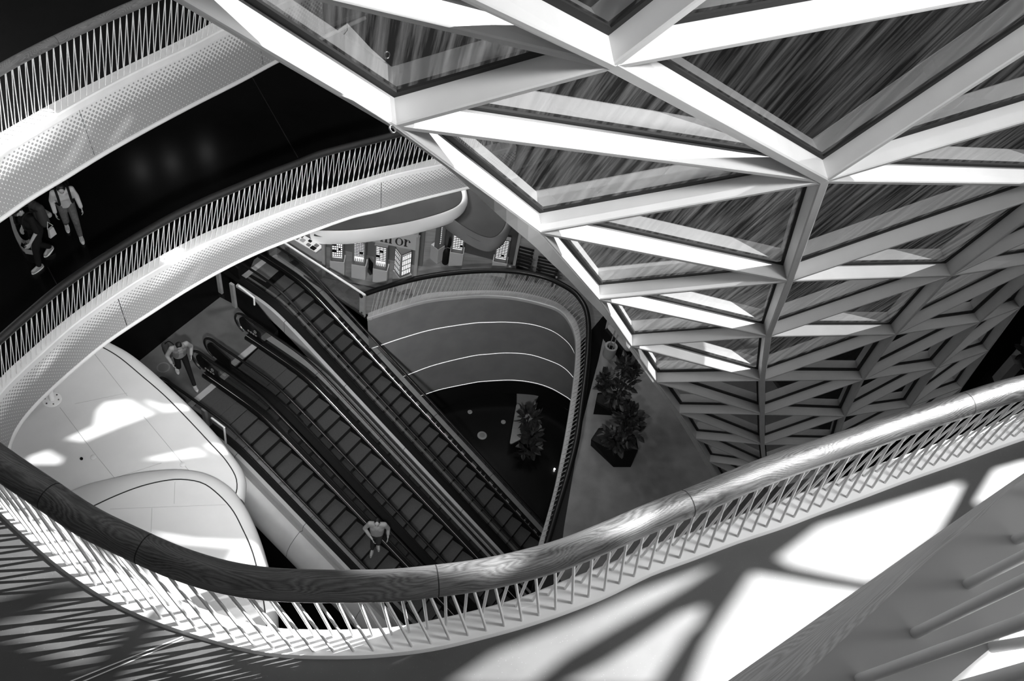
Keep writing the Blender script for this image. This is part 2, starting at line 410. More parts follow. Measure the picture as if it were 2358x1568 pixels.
def fascia(label, top, low, zf, drop, seams):
    T = spline(PP(top, zf - .012), 200); B = spline(PP(low, zf - drop), 200)
    # matching parameters by nearest plan position
    t = thing('halftone_fascia', T[100], label, 'fascia panel')
    Bz = [Vector((p.x, p.y, 0)) for p in B]
    prm = [nearest(Bz, Vector((p.x, p.y, 0))) for p in T]
    for i in range(1, len(prm)): prm[i] = max(prm[i], prm[i - 1])
    cut = [0] + [int(round(nearest(T, P(x, y, zf - .012)) * 199)) for x, y in seams] + [199]
    for a, b in zip(cut[:-1], cut[1:]):
        rng = [k / 10 for k in range(a * 10 + (1 if a else 0), b * 10 - (1 if b < 199 else 0), 10)] + [b - (.1 if b < 199 else 0)]
        tp = [at(T, k / 199) for k in rng]; bt = [at(B, (prm[int(k)] + (prm[min(int(k) + 1, 199)] - prm[int(k)]) * (k - int(k)))) for k in rng]
        rows = []
        for q in range(7):
            f = q / 6; bulge = math.sin(math.pi * f) * .05
            row = []
            for u, w in zip(tp, bt):
                p = u.lerp(w, f); row.append(p)
            rows.append(row)
        rows.append([p - (p - CAM).normalized() * -.03 for p in rows[-1]]); rows.append([p + (p - CAM).normalized() * .03 for p in rows[0]])
        mb = MB(); mb.loft(rows[:7], uv=True); mb.build('panel', M['perf'], t, smooth=60)
    mb = MB().tube([p + Vector((0, 0, -.01)) for p in B], .04, 10); mb.build('rim', M['steelwhite'], t, smooth=60)
    return t, T, B
fascia('upper white fascia of halftone perforated panels under the topmost balustrade', in2, low2, L2, 1.0, [(180, 240), (589, 36)])
fascia('lower sweeping white fascia of halftone perforated panels above the escalators', in3, low3, L3, .9, [(267.6, 679.6), (875, 410)])
# soffits close the storeys from below
slab('ceiling', [p + Vector((0, 0, -.95)) for p in PP(out2, L2)] + [p + Vector((0, 0, -.95)) for p in (P(900, -100, L2), P(900, -420, L2), P(-500, -420, L2), P(-500, 350, L2))], .1, M['wall'], 'soffit under the upper left gallery', cat='ceiling')
slab('ceiling', [p + Vector((0, 0, -.85)) for p in PP(out3, L3)] + [p + Vector((0, 0, -.85)) for p in (P(1300, 290, L3), P(1150, -50, L3), P(300, -350, L3), P(-600, -100, L3), P(-500, 800, L3), P(-300, 1080, L3))], .1, M['wall'], 'soffit under the gallery of the two people', cat='ceiling')

# ================================================================== rolled-edge canopies (storey 4)
def canopy(label, joint, outer, close, zt, drop, mtop, medge, steps=7, ret=(.7, .9)):
    J = spline(PP(joint, zt), 60); O = spline(PP(outer, zt - drop), 60)
    Oz = [Vector((p.x, p.y, 0)) for p in O]
    t = thing('canopy', J[30], label, 'canopy')
    inner = [j.copy() for j in J]
    poly = inner + PP(close, zt); vs, fs = tess(poly); b = MB()
    b.add([Vector((v.x, v.y, zt)) for v in vs], [tuple(f) for f in fs])
    b.add([Vector((v.x, v.y, zt - .25)) for v in vs], [tuple(reversed(f)) for f in fs]); b.build('top_panel', mtop, t)
    O = [at(O, k / 59) for k in range(60)]
    rows = []
    for q in range(steps + 1):
        a = q / steps * math.pi / 2
        rows.append([j + (Vector((o.x, o.y, 0)) - Vector((j.x, j.y, 0))) * math.sin(a) + Vector((0, 0, -(1 - math.cos(a)) * drop)) for j, o in zip(J, O)])
    rows.append([o.lerp(Vector((j.x, j.y, o.z)), .25) + Vector((0, 0, -drop * ret[0])) for j, o in zip(J, O)])
    rows.append([o.lerp(Vector((j.x, j.y, o.z)), .9) + Vector((0, 0, -drop * ret[1])) for j, o in zip(J, O)])
    MB().loft(rows).build('rolled_edge', medge, t, smooth=180)
    MB().tube([p + Vector((0, 0, .002)) for p in J], .013, 6).build('joint', M['joint'], t)
    return t
can1 = canopy('large smooth white canopy left of the escalators with two round covers', [(140, 757), (185, 776), (231, 797), (275, 823), (327, 866), (379, 911), (430, 962.5), (482, 1018), (516.5, 1055.5), (540.6, 1093), (546, 1121), (540.6, 1146)],
       [(155, 745), (200, 766), (255, 794), (299.6, 818), (344, 852), (396, 899), (448, 949), (499, 1004), (534, 1049), (558, 1083), (568, 1117.5), (563, 1160)],
       [(500, 1300), (-150, 1400), (-250, 900), (0, 800)], L4, .3, M['shell'], M['shell'])
can2 = canopy('smaller white canopy nearest the oak handrail overlapping the larger one', [(60, 1250), (140, 1203), (222, 1162), (275, 1138), (327, 1119), (379, 1107), (420, 1104), (465, 1112), (499, 1135), (534, 1172.6), (558, 1217), (582, 1272), (600, 1345), (612, 1420), (618, 1500)],
       [(30, 1205), (110, 1160), (190, 1122), (260, 1104), (320, 1092), (370, 1087), (425, 1086), (482, 1097), (530, 1124), (562, 1163), (582, 1200), (604, 1255), (628, 1340), (640, 1410), (645, 1500)],
       [(600, 1600), (-100, 1600), (-150, 1350)], L4 + .32, .3, M['shell'], M['shell'], ret=(0, 0))
can3 = canopy('canopy with shade-coloured top and bright rolled edge tucked under the lower fascia', [(722, 528), (745, 530), (810, 529), (879, 520.5), (948, 508.5), (1016.5, 489.5), (1051, 474), (1063, 458.5), (1061, 440), (1050, 420)],
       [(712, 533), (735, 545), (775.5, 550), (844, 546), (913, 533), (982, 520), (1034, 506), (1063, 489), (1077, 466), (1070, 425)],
       [(1020, 380), (740, 440)], L4, .28, M['shellshade'], M['shell'])
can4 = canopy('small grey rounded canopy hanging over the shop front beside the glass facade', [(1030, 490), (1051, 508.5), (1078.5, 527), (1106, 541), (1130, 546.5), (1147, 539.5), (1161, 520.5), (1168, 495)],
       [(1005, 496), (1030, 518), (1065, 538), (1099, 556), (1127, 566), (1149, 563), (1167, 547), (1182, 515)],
       [(1190, 440), (1060, 430)], L4 - .4, .3, M['shellshade'], M['band'])
for pts in ([(217, 814), (293, 911)], [(138, 938), (224, 1052), (279, 1119)], [(331, 959), (437, 1086)], [(172, 1131), (372, 1066)], [(172, 930), (293, 905)]):
    MB().tube([P(x, y, L4 + .001) for x, y in pts], .006, 5).build('seam', M['shellseam'], can1)
for pts in ([(350, 1170), (348, 1225)], [(254, 1172), (520, 1162)], [(403, 1110), (401, 1160)]):
    MB().tube([P(x, y, L4 + .321) for x, y in pts], .005, 5).build('seam', M['shellseam'], can2)
# covers and pipe standing on the large canopy
for x, y, lb in ((215, 1053, 'round flush cover on the white canopy beside the dark knob'), (421, 1070, 'round flush cover on the white canopy near its rolled tip')):
    p = P(x, y, L4); b = MB().lathe([(.062, 0), (.062, .012), (.05, .02), (.0, .02)], p, 20); tag(b.build('cover_cap', M['shell'], smooth=40), lb, 'cover')
p = P(188, 1057, L4); tag(MB().lathe([(.03, 0), (.034, .02), (.02, .05), (0, .055)], p, 14).build('knob', M['black'], smooth=50), 'small dark knob on the large white canopy', 'knob')
b0 = P(120, 921, L4); t = thing('pipe_support', b0, 'short white pipe with bolted base flange on the white canopy under the fascia', 'pipe')
MB().tube([b0, b0 + Vector((-.06, .35, .9)), b0 + Vector((-.1, .6, 1.8))], .055, 14).build('pipe', M['white'], t, smooth=60)
fl = MB().lathe([(.0, .0), (.2, .0), (.2, .012), (.19, .018), (0, .018)], b0, 24); fl.build('flange', M['white'], t, smooth=40)
for k in range(6):
    a = k * math.pi / 3; MB().lathe([(.018, 0), (.018, .03), (.0, .03)], b0 + Vector((math.cos(a) * .145, math.sin(a) * .145, .01)), 6).build('bolt', M['chrome'], t)

# ================================================================== storey 5: landing, shop floor, terrace, round opening
rail5 = [(830, 681), (848, 674), (913, 653), (982, 637), (1051, 627.5), (1120, 623), (1175, 624), (1216, 629), (1257, 639), (1290, 653), (1319.5, 671), (1337, 690), (1349, 712), (1355, 745), (1355, 786.5), (1350.5, 848.7), (1340, 931.6), (1328, 1014.5), (1307, 1097.5), (1282, 1180), (1261, 1250), (1235, 1330)]
out5 = [(848, 722), (913, 698), (982, 677), (1051, 671.5), (1120, 669.6), (1189, 673), (1257.6, 688), (1297, 707), (1325, 737), (1336, 772), (1337, 815), (1335, 865), (1326, 931), (1311, 1014), (1290, 1105), (1268, 1190), (1253, 1250), (1232, 1330)]
in5 = [(846, 733), (913, 711.6), (982, 692.7), (1051, 684), (1120, 680.6), (1189, 686), (1257.6, 702), (1290, 716), (1312, 742), (1324, 775), (1325.7, 815), (1321.5, 865), (1313, 931.6), (1299, 1014.5), (1278, 1118), (1257, 1197), (1241, 1250), (1220, 1330)]
bal5, R5, O5, I5 = balustrade('balustrade', 'dark railed balustrade curving round the grey banded opening in front of the shops', rail5, .88, out5, in5, L5, .085, M['rubber'], M['steelrod'], ((.2, .18), (.34, .3)), sp=.16, rr=.0065, mcurb=M['clad'], curbh=.05)
def fl5(name, pts, dz, m, lb): return slab(name, PP(pts, L5 + dz), 0 if dz else .35, m, lb)
Lout = [(x, y) for x, y in out5]
COMB = [(655, 622), (640, 640), (607.5, 784), (470, 905)]
fl5('floor', Lout + [(1190, 1500), (1500, 1700), (2000, 1500), (2100, 900), (1700, 400), (1300, 250), (700, 250), (-400, 500), (-400, 1250), (200, 1150), (478, 905), (545, 850), (608, 790), (640, 760), (585, 690), (658, 630), (700, 620), (790, 680)], 0, M['granite'], 'black polished floor around the escalator landing')
fl5('floor', [(300, 848), (405, 763), (507, 684), (545, 704), (578, 738), (608, 786), (478, 902), (330, 1000)], .006, noisy('landing_plate', .075, .095, 3, .35, .5), 'grey metal landing plates at the head of the escalators')
fl5('floor', [(650, 560), (700, 620), (775, 690), (846, 724)] + out5[1:10] + [(1336, 790), (1395, 720), (1420, 600), (1250, 430), (1000, 430), (700, 500)], .004, M['fin_floor'], 'grey plank floor in front of the shop displays')
fl5('floor', [(1398, 737), (1378, 830), (1362, 890), (1336, 994), (1299, 1213), (1285, 1330), (1450, 1500), (1900, 1400), (1900, 1000), (1620, 700), (1480, 690)], .006, M['terrace'], 'grey concrete terrace floor carrying the planters')
fl5('floor', [(585, 598), (648, 552), (668, 600), (612, 650), (572, 628)], .006, noisy('landing_plate', .075, .095, 3, .35, .5), 'grey metal landing plate at the head of the rightmost escalator')
# banded wall of the opening
def zline(x0, y0, y1):
    q = P(x0, y0, L5 + .05); lo, hi = L6, q.z
    for _ in range(40):
        mid = (lo + hi) / 2
        if PX((q.x, q.y, mid))[1] < y1: hi = mid
        else: lo = mid
    return (lo + hi) / 2
bl = [([(846, 733)] + in5[1:12] + [(1313, 931.6)], L5 + .03),
      ([(850, 804), (868.5, 797.7), (930, 777), (999, 758), (1085, 744.5), (1128, 742), (1171.5, 741.6), (1223, 746.5), (1268, 760), (1300, 781), (1320, 806), (1334, 850), (1336, 900)], None),
      ([(900, 877), (932, 865.6), (999, 840.8), (1085, 820), (1128, 815), (1171.5, 812.5), (1223, 817), (1275, 834), (1300, 847.7), (1318, 866), (1334, 890), (1338, 930)], None),
      ([(940, 920), (973.5, 909.6), (1016.5, 896), (1085, 882), (1114, 878), (1177.6, 875), (1228.6, 881), (1267, 893), (1300, 911), (1315, 922), (1335, 945)], None),
      ([(960, 985), (1010, 945), (1060, 922), (1107, 910), (1140, 905.5), (1177.6, 904), (1215, 906), (1241, 910), (1275, 924), (1311.5, 944), (1340, 970)], None)]
zs = [L5 + .03, zline(1120, 680.6, 742.3), zline(1120, 680.6, 815.5), zline(1120, 680.6, 877.5), zline(1120, 680.6, 908)]
bandC = [spline(PP(p, z), 70) for (p, _), z in zip(bl, zs)]
bt = thing('banded_wall', bandC[1][35], 'grey curved wall of stacked bands with bright thin edge lines below the dark railed balustrade', 'wall lining')
for k in range(4):
    a, b = bandC[k], bandC[k + 1]
    aa = [p + Vector((0, 0, -.03)) for p in a]
    # band recedes a little under the bright edge of the band above
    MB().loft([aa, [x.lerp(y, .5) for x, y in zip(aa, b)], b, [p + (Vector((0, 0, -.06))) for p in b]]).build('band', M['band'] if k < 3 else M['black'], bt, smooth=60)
    if k < 3: MB().tube(b, .014, 8).build('edge_shine', mat('edge_line', .8, .3, .5, 0, .55), bt, smooth=60)  # metal edge, no lamp; its reflected shine is put in as a glow
# bottom storey
slab('floor', [Vector((-30, -5, L6)), Vector((30, -5, L6)), Vector((30, 45, L6)), Vector((-30, 45, L6))], .3, M['granite'], 'black polished floor of the lowest storey')
# ================================================================== triangulated glass facade
ND = {'B0': (190, -129, 4.2), 'B1': (910, 293, 6.3), 'B2': (1242, 537, 9.2), 'B3': (1377, 691, 12.2), 'B4': (1452, 798, 15.2), 'B5': (1510, 881, 18.0), 'B6': (1562, 951, 20.8), 'B7': (1600, 1010, 23.4), 'B8': (1632, 1063, 25.8), 'B9': (1660, 1110, 28.0),
      'A': (415, -312, 3.3), 'C0': (1411, 157, 5.8), 'C1': (1899, 420, 8.7), 'C2': (1819, 649, 11.7), 'C3': (1770, 776, 14.6), 'C4': (1756, 877, 17.4), 'C5': (1756, 955, 20.2), 'C6': (1756, 1024, 23.0), 'C7': (1761, 1080, 25.5), 'C8': (1768, 1130, 28),
      'U': (2288, -507, 4.4), 'Y': (2672, -79, 6.4), 'X': (2950, 107, 8.0), 'D1': (2473, 428, 10.6), 'D2': (2190, 636, 13.6), 'D3': (2063, 771, 16.5), 'D4': (1988, 875, 19.3), 'D5': (1946, 959, 22.0), 'D6': (1925, 1025, 24.6), 'D7': (1915, 1085, 27),
      'E0': (2720, 396, 11.6), 'E1': (2422, 600, 14.6), 'E2': (2257, 742, 17.6), 'E3': (2158, 848, 20.4), 'E4': (2096, 937, 23.1), 'E5': (2060, 1010, 25.6),
      'F0': (2560, 545, 16.0), 'F1': (2350, 708, 19.0), 'F2': (2276, 808, 21.8), 'F3': (2215, 893, 24.5), 'F4': (2170, 965, 27)}
TRI = '''B0 A C0;B1 B0 C0;A U C0;U Y C0;C0 Y C1;C1 Y X;C1 X D1;B1 C0 C1;B1 C1 B2;B2 C1 C2;C1 D1 C2;C2 D1 D2;B2 C2 B3;B3 C2 C3;C2 D2 C3;C3 D2 D3;B3 C3 B4;B4 C3 C4;C3 D3 C4;C4 D3 D4;
B4 C4 B5;B5 C4 C5;C4 D4 C5;C5 D4 D5;B5 C5 B6;B6 C5 C6;C5 D5 C6;C6 D5 D6;B6 C6 B7;B7 C6 C7;C6 D6 C7;B7 C7 B8;B8 C7 C8;B8 C8 B9;C7 D6 D7;C7 D7 C8;
D1 X E0;D1 E0 D2;D2 E0 E1;D2 E1 D3;D3 E1 E2;D3 E2 D4;D4 E2 E3;D4 E3 D5;D5 E3 E4;D5 E4 D6;D6 E4 E5;D6 E5 D7;E0 F0 E1;E1 F0 F1;E1 F1 E2;E2 F1 E3;E3 F1 F2;E3 F2 E4;E4 F2 F3;E4 F3 E5;E5 F3 F4'''.replace('\n', '').split(';')
TRI = [t.split() for t in TRI]
NP = {k: D(*v) for k, v in ND.items()}
nrm = {k: Vector() for k in NP}
for a, b, c in TRI:
    n = (NP[b] - NP[a]).cross(NP[c] - NP[a]); n.normalize()
    if n.dot(NP[a] - CAM) < 0: n = -n                     # outwards, away from the mall
    for k in (a, b, c): nrm[k] += n
for k in nrm: nrm[k].normalize()
DEP = .2
OUT = {k: NP[k] + nrm[k] * DEP for k in NP}
fac = thing('glass_facade', NP['C4'], 'white steel triangulated glass facade sweeping down the right half of the view', 'glass facade')
edges = {}
for t in TRI:
    for i in range(3):
        e = tuple(sorted((t[i], t[(i + 1) % 3]))); edges.setdefault(e, []).append(t)
for (a, b), ts in edges.items():
    A, B, OA, OB = NP[a], NP[b], OUT[a], OUT[b]; d = (B - A).normalized()
    w = .062
    if a[0] == b[0] == 'C' : w = .1
    mb = MB()
    def sec(p, q):
        n = (q - p).normalized(); s = d.cross(n).normalized()
        return [p + s * w * .36, p - s * w * .36, p - s * w / 2 + n * .012, q - s * w / 2, q + s * w / 2, p + s * w / 2 + n * .012]
    r0, r1 = sec(A, OA), sec(B, OB); m = len(r0)
    mb.add(r0 + r1, [(i, (i + 1) % m, (i + 1) % m + m, i + m) for i in range(m)] + [tuple(range(m - 1, -1, -1)), tuple(range(m, 2 * m))])
    mb.build('mullion', M['steelwhite'], fac)
for t in TRI:
    Q = [OUT[k] for k in t]; c = sum(Q, Vector()) / 3; nn = (Q[1] - Q[0]).cross(Q[2] - Q[0]); nn.normalize()
    if nn.dot(c - CAM) < 0: nn = -nn
    # inset by a constant distance
    def inset(dist):
        out = []
        for i in range(3):
            p, q, r = Q[i], Q[(i + 1) % 3], Q[i - 1]; u = (q - p).normalized(); v = (r - p).normalized()
            bis = (u + v).normalized(); h = math.sqrt(max(1e-6, (1 - u.dot(v)) / 2)); out.append(p + bis * (dist / h))
        return out
    i0, i1 = inset(.025), inset(.085)
    g = MB(); e3 = [p + nn * .01 for p in inset(.03)]; sx = (e3[1] - e3[0]).normalized()
    gv = ray(*[PX(c)[0], PX(c)[1] + 30]) - ray(*PX(c)); up = Vector((0, 0, 1)); up = (up - nn * up.dot(nn)).normalized(); sx = up.cross(nn)
    uvs = [[((p - c).dot(sx) + c.x * 3, (p - c).dot(up)) for p in e3]]
    g.add(e3, [(0, 1, 2)], uvs); pane = g.build('glass_pane', M['glass'], fac, recalc=False)
    k = MB()
    lo = [p - nn * .012 for p in i0]; li = [p - nn * .012 for p in i1]; hi = [p + nn * .008 for p in i0]; hj = [p + nn * .008 for p in i1]
    k.loft([lo, li, hj, hi], closed=True, cyc=True); k.build('gasket', M['joint'], pane)
# white edge flange that runs outside the first mullion line
tr = [(812, 231, 5.83), (834, 246, 5.95), (899, 286, 6.3), (958, 329, 6.75), (1016.5, 375, 7.25), (1085, 437, 7.9), (1171, 516.5, 8.75), (1229.6, 566, 9.45), (1268, 604.6, 10.2), (1300, 634, 10.8), (1345, 682, 11.9), (1382, 720, 12.8), (1400, 741, 13.4), (1440, 792, 14.9), (1500, 876, 17.7), (1552, 950, 20.7), (1590, 1010, 23.3), (1622, 1066, 25.7), (1650, 1115, 28)]
bl_ = [NP[k] for k in ('B0', 'B1', 'B2', 'B3', 'B4', 'B5', 'B6', 'B7', 'B8', 'B9')]
fl = spline([D(x, y, z - .06) for x, y, z in tr], 80); bb = []
blr = resample(bl_, 400)
for p in fl:
    s = nearest(blr, p); bb.append(at(blr, s))
no = [(f - b).normalized() for f, b in zip(fl, bb)]
MB().loft([[b - (b - CAM).normalized() * .03 for b in bb], fl, [f + (f - CAM).normalized() * .05 for f in fl], [b + (b - CAM).normalized() * .05 for b in bb]], cyc=True).build('edge_flange', M['steelwhite'], fac)
# lifting eye on the first node
p = NP['B1'] + Vector((0, 0, -.03)); ctr = D(904, 297, 6.2); ax1 = cam2w(Vector((.45, .9, 0))); ax2 = cam2w(Vector((.8, -.4, .45)))
ring = [ctr + ax1 * math.cos(a) * .026 + ax2.normalized() * math.sin(a) * .018 for a in [k * math.pi / 10 for k in range(20)]]
MB().tube(ring, .006, 8, closed=True).build('lifting_eye', M['chrome'], fac, smooth=60)
# ================================================================== three escalators
UX = Vector((.8284, -.5601, 0)); UY = Vector((-.5601, -.8284, 0)); UZ = Vector((0, 0, 1))
TR, RS = .4, .2129
LAND = L5
def esc_frame(plan_a, plan_b, drop):
    O = Vector((plan_a, plan_b, CZ - drop)); kt = (O.z - LAND) / RS * -1.0      # k where the nosing line meets the landing (negative)
    kt = -(LAND - O.z) / RS
    return O, kt
def softdrop(k, kt):
    q = (k - kt) * 1.5
    return RS * (math.log(1 + math.exp(q)) / 1.5 if q < 30 else (k - kt))
def escalator(label, plan, kend, lcl, rcl, ldeck, rdeck, flat=3.4):
    O, kt = esc_frame(*plan)
    def W(k, y, h): return O + UX * (k * TR) + UY * y + Vector((0, 0, LAND - O.z - softdrop(k, kt) + h))
    k0 = kt - flat
    t = thing('escalator', W(k0, .5, 0), label, 'escalator', 'escalators running down from the landing')
    nst = 0; k = math.ceil(k0) + 0.0
    ks = []
    k = 0 - math.floor(-k0)
    while k <= kend: ks.append(k); k += 1
    for k in ks:
        z = LAND - softdrop(k, kt); zn = LAND - softdrop(k + 1, kt); b = MB()
        a0 = O + UX * ((k - 1) * TR + .004); a1 = O + UX * (k * TR)
        def q(p, y, zz): return Vector((p.x, p.y, 0)) + UY * y + Vector((0, 0, zz))
        # tread with a rounded nosing, riser below it
        b.add([q(a0, 0, z), q(a0, 1, z), q(a1, 1, z), q(a1, 0, z), q(a1 + UX * .006, 0, z - .012), q(a1 + UX * .006, 1, z - .012)], [(0, 1, 2, 3), (3, 2, 5, 4)])
        st = b.build('step', M['step'], t)
        c = MB().add([q(a1 + UX * .005, 0, z - .012), q(a1 + UX * .005, 1, z - .012), q(a1 + UX * .004, 1, zn - .02), q(a1 + UX * .004, 0, zn - .02)], [(0, 1, 2, 3)]); c.build('riser', M['stepriser'], st)
    # comb plate
    cz = k0
    def F_(k, y, h): return O + UX * (k * TR) + UY * y + Vector((0, 0, LAND - O.z + h))
    c0 = ks[0] - 1
    MB().prism([F_(c0 - .42, -.02, .004), F_(c0 + .04, -.02, .004), F_(c0 + .04, 1.02, .004), F_(c0 - .42, 1.02, .004)], (0, 0, .012)).build('comb_plate', M['clad'], t)
    ke = kend + .5; steps = [k0 - 1.9 + (ke - k0 + 1.9) * i / 110 for i in range(111)]
    HR = .93
    for side, y, deck, cl, sg in (('L', 1.0, ldeck, lcl, 1), ('R', 0.0, rdeck, rcl, -1)):
        yy = lambda d: y + sg * d
        # skirt and inner deck
        MB().loft([[W(k, yy(.004), -.25) for k in steps], [W(k, yy(.004), .10) for k in steps], [W(k, yy(.05), .125) for k in steps]]).build('skirt', M['blackglass'], t)
        MB().loft([[W(k, yy(.045), .125) for k in steps], [W(k, yy(.055), .132) for k in steps], [W(k, yy(.055), .12) for k in steps]], cyc=True).build('trim_strip', M['chrome'], t)
        # glass wall
        g = [W(k, yy(.115), .12) for k in steps]; gt = [p + UZ * (HR - .16) for p in g]
        gg = MB().loft([g, gt]); gg.build('glass_panel', M['panel_glass'], t, recalc=False)
        # outer deck
        MB().loft([[W(k, yy(.055), .118) for k in steps], [W(k, yy(.055), .125) for k in steps], [W(k, yy(.12 + deck), .125) for k in steps], [W(k, yy(.12 + deck), -.05) for k in steps]], cyc=True).build('deck', M['black'], t)
        # moving handrail with its newel loop
        kn = k0 - 2.0; pth = []
        base = F_(kn, yy(.115), 0); r = (HR - .12) / 2
        for i in range(13):
            a = -math.pi / 2 - math.pi * i / 12
            pth.append(base + UX * (math.cos(a) * r * 1.0) + UZ * (.14 + r + math.sin(a) * r))
        pth = pth[1:]
        pth += [W(k, yy(.115), HR - .005) for k in steps if k > kn + .3]
        MB().tube(pth, .042, 10, flat=.65).build('handrail', M['rubber'], t, smooth=60)
        # newel panel: rounded glass end and black control box
        ar = [base + UX * (math.cos(-math.pi / 2 - math.pi * i / 16) * (r - .05)) + UZ * (.14 + r + math.sin(-math.pi / 2 - math.pi * i / 16) * (r - .05)) for i in range(17)]
        MB().tube(ar, .012, 8).build('newel_trim', M['chrome'], t, smooth=60)
        bx = [base + UX * (math.cos(-math.pi / 2 - math.pi * i / 14) * r * .62) + UZ * (.2 + r * .8 + math.sin(-math.pi / 2 - math.pi * i / 14) * r * .72) for i in range(15)]
        bx += [base + UX * .62 + UZ * .62, base + UX * .62 + UZ * .12]
        nb = MB().prism([p - UY * sg * .0 for p in bx], UY * sg * .05).build('newel_box', M['black'], t)
        for j in range(4):
            c = base + UX * (.1 + j * .1) + UZ * (.34 - j * .0) - UY * sg * .004
            MB().tube([c + (UX * math.cos(a) + UZ * math.sin(a)) * .032 for a in [i * math.pi / 7 for i in range(14)]], .006, 6, closed=True).build('pictogram', M['steelgrey'], nb)
        c = base + UX * .38 + UZ * .5 - UY * sg * .004
        MB().tube([c + (UX * math.cos(a) * .04 + UZ * math.sin(a) * .055) for a in [i * math.pi / 7 for i in range(14)]], .01, 6, closed=True).build('pictogram', M['steelgrey'], nb)
        # base block under the newel
        MB().loft([[W(k, yy(-.02), -.02) for k in steps[:24]], [W(k, yy(-.02), .11) for k in steps[:24]], [W(k, yy(.13 + deck), .11) for k in steps[:24]], [W(k, yy(.13 + deck), -.02) for k in steps[:24]]], cyc=True).build('newel_base', M['blackglass'], t)
        if cl:                                          # pale outer cladding: list of (outwards, height)
            st2 = [k for k in steps if k > k0 - .6]
            rows = [[W(k, yy(.12 + deck + d), h) for k in st2] for d, h in cl]
            MB().loft(rows).build('cladding', M['clad'], t, smooth=40)
            for kk in range(int(k0) + 4, int(kend), 6):   # joints between the cladding sheets
                MB().loft([[W(kk, yy(.12 + deck + d), h + .004) for d, h in cl], [W(kk + .03, yy(.12 + deck + d), h + .004) for d, h in cl]]).build('cladding_joint', M['joint'], t)
    return t, W, kt, k0
bulge = [(0, .11), (.12, .1), (.3, .04), (.5, -.08), (.64, -.26), (.7, -.5), (.62, -.72)]
esc1, W1, kt1, k01 = escalator('leftmost escalator, beside the white canopy, a man in a pale sweater riding it', (-2.8416, 14.5259, 23.7734), 26, [(0, .12), (.1, .1), (.14, .02), (.15, -.1)] + [(d + .15, h - .1) for d, h in bulge[1:]], None, .1, .22, 3.8)
esc2, W2, kt2, k02 = escalator('middle escalator with pale cladding on its right side', (-1.2944, 15.6262, 24.0996), 26, None, [(0, .12), (.12, .1), (.3, .06), (.34, -.3), (.36, -1.3)], .18, .2, 4.1)
esc3, W3, kt3, k03 = escalator('rightmost escalator, beside the banded grey opening', (-2.8958, 19.9769, 23.4672), 27, [(0, .1), (.1, .08), (.12, -.4)], [(0, .12), (.1, .11), (.2, .06), (.22, -.3), (.2, -.6)], .16, .1)
# pale marks let into the right-hand inner deck of the rightmost escalator
k = kt3 + 3.0; i = 0
while k < 25:
    ln = (.5, .12, .1, .35, .16, .1, .3)[i % 7]; g = (.4, .3, .5, .3, .4, .5, .8)[i % 7]
    MB().add([W3(k, -.07, .131), W3(k + ln, -.07, .131), W3(k + ln, -.1, .131), W3(k, -.1, .131)], [(0, 1, 2, 3)]).build('deck_mark', M['steelgrey'], esc3); k += ln + g; i += 1
# ================================================================== balustrade at the photographer's own storey
C0_ = [(2700, 880), (2500, 1010), (2358, 1101), (2253, 1195), (2143, 1284), (2009, 1410), (1839, 1568), (1600, 1790), (1480, 1900)]     # where wood meets base
W0_ = [(2700, 868), (2500, 995), (2358, 1089), (2230, 1178), (2110, 1262), (1960, 1368), (1676, 1568), (1380, 1775), (1200, 1900)]     # outer lower edge of the wood strip
B0_ = [(2700, 1230), (2500, 1345), (2358, 1447), (2320, 1478), (2293, 1508), (2278, 1528), (2229, 1568), (2000, 1760), (1850, 1890)]     # where the base meets the bright floor
c0 = spline(PP(C0_, L0 + .07), 60); w0 = spline(PP(W0_, L0 - .06), 60); b0_ = spline(PP(B0_, L0), 60)
t0 = thing('balustrade', c0[25], 'blurred close balustrade in the lower right corner with stout rods and grained wooden edge', 'railing')
hg = [at(c0, nearest(c0, b)) for b in b0_]
up_ = Vector((0, 0, .06))
MB().loft([b0_, [b.lerp(c, .1) + Vector((0, 0, .045)) for b, c in zip(b0_, hg)], [b.lerp(c, .8) + Vector((0, 0, .012)) for b, c in zip(b0_, hg)], hg, [c - Vector((0, 0, .16)) for c in hg], [b - Vector((0, 0, .16)) for b in b0_]], cyc=True).build('curb', M['white'], t0, smooth=60)
we = [at(w0, k / 59) for k in range(60)]; ce = [at(c0, nearest(c0, p)) for p in we]
ol = Vector((0, 0, -.09))
MB().loft([ce, [c.lerp(p, .5) + Vector((0, 0, .012)) for c, p in zip(ce, we)], we, [p + ol for p in we], [c + ol for c in ce]], uv=True).build('wooden_edge', M['oakpale'], t0, smooth=60)
r_at = [((2326, 1248), (2358, 1235)), ((2217, 1351), (2358, 1280)), ((2097, 1463), (2358, 1337)), ((1969, 1568), (2358, 1431)), ((2284, 1491), (2358, 1479)), ((1835, 1690), (2200, 1590)), ((2430, 1150), (2500, 1115))]
tops = []
for (bx, by), (ex_, ey_) in r_at:
    b = P(bx, by, L0 + .05)
    # the rod rises so that it passes the second point; find its height there from a near-upright lean
    best = None
    for i in range(1, 400):
        h = .05 + i * .0025; q = P(ex_, ey_, L0 + h); d = (Vector((q.x - b.x, q.y - b.y, 0))).length / (h - .04)
        if best is None or d < best[0]: best = (d, q)
    q = best[1]; dirn = (q - b).normalized(); L_ = (1.0 - .05) / max(dirn.z, .35); tops.append(b + dirn * L_)
    MB().rod(b, b + dirn * L_, .0095, 12).build('rod', M['white'], t0, smooth=60)
tops.sort(key=lambda p: p.dot(c0[0] - c0[-1])); hr_ = [tops[0] + (tops[0] - tops[-1]).normalized() * .4] + [sum(tops, Vector()) / len(tops)] + [tops[-1] + (tops[-1] - tops[0]).normalized() * .4]
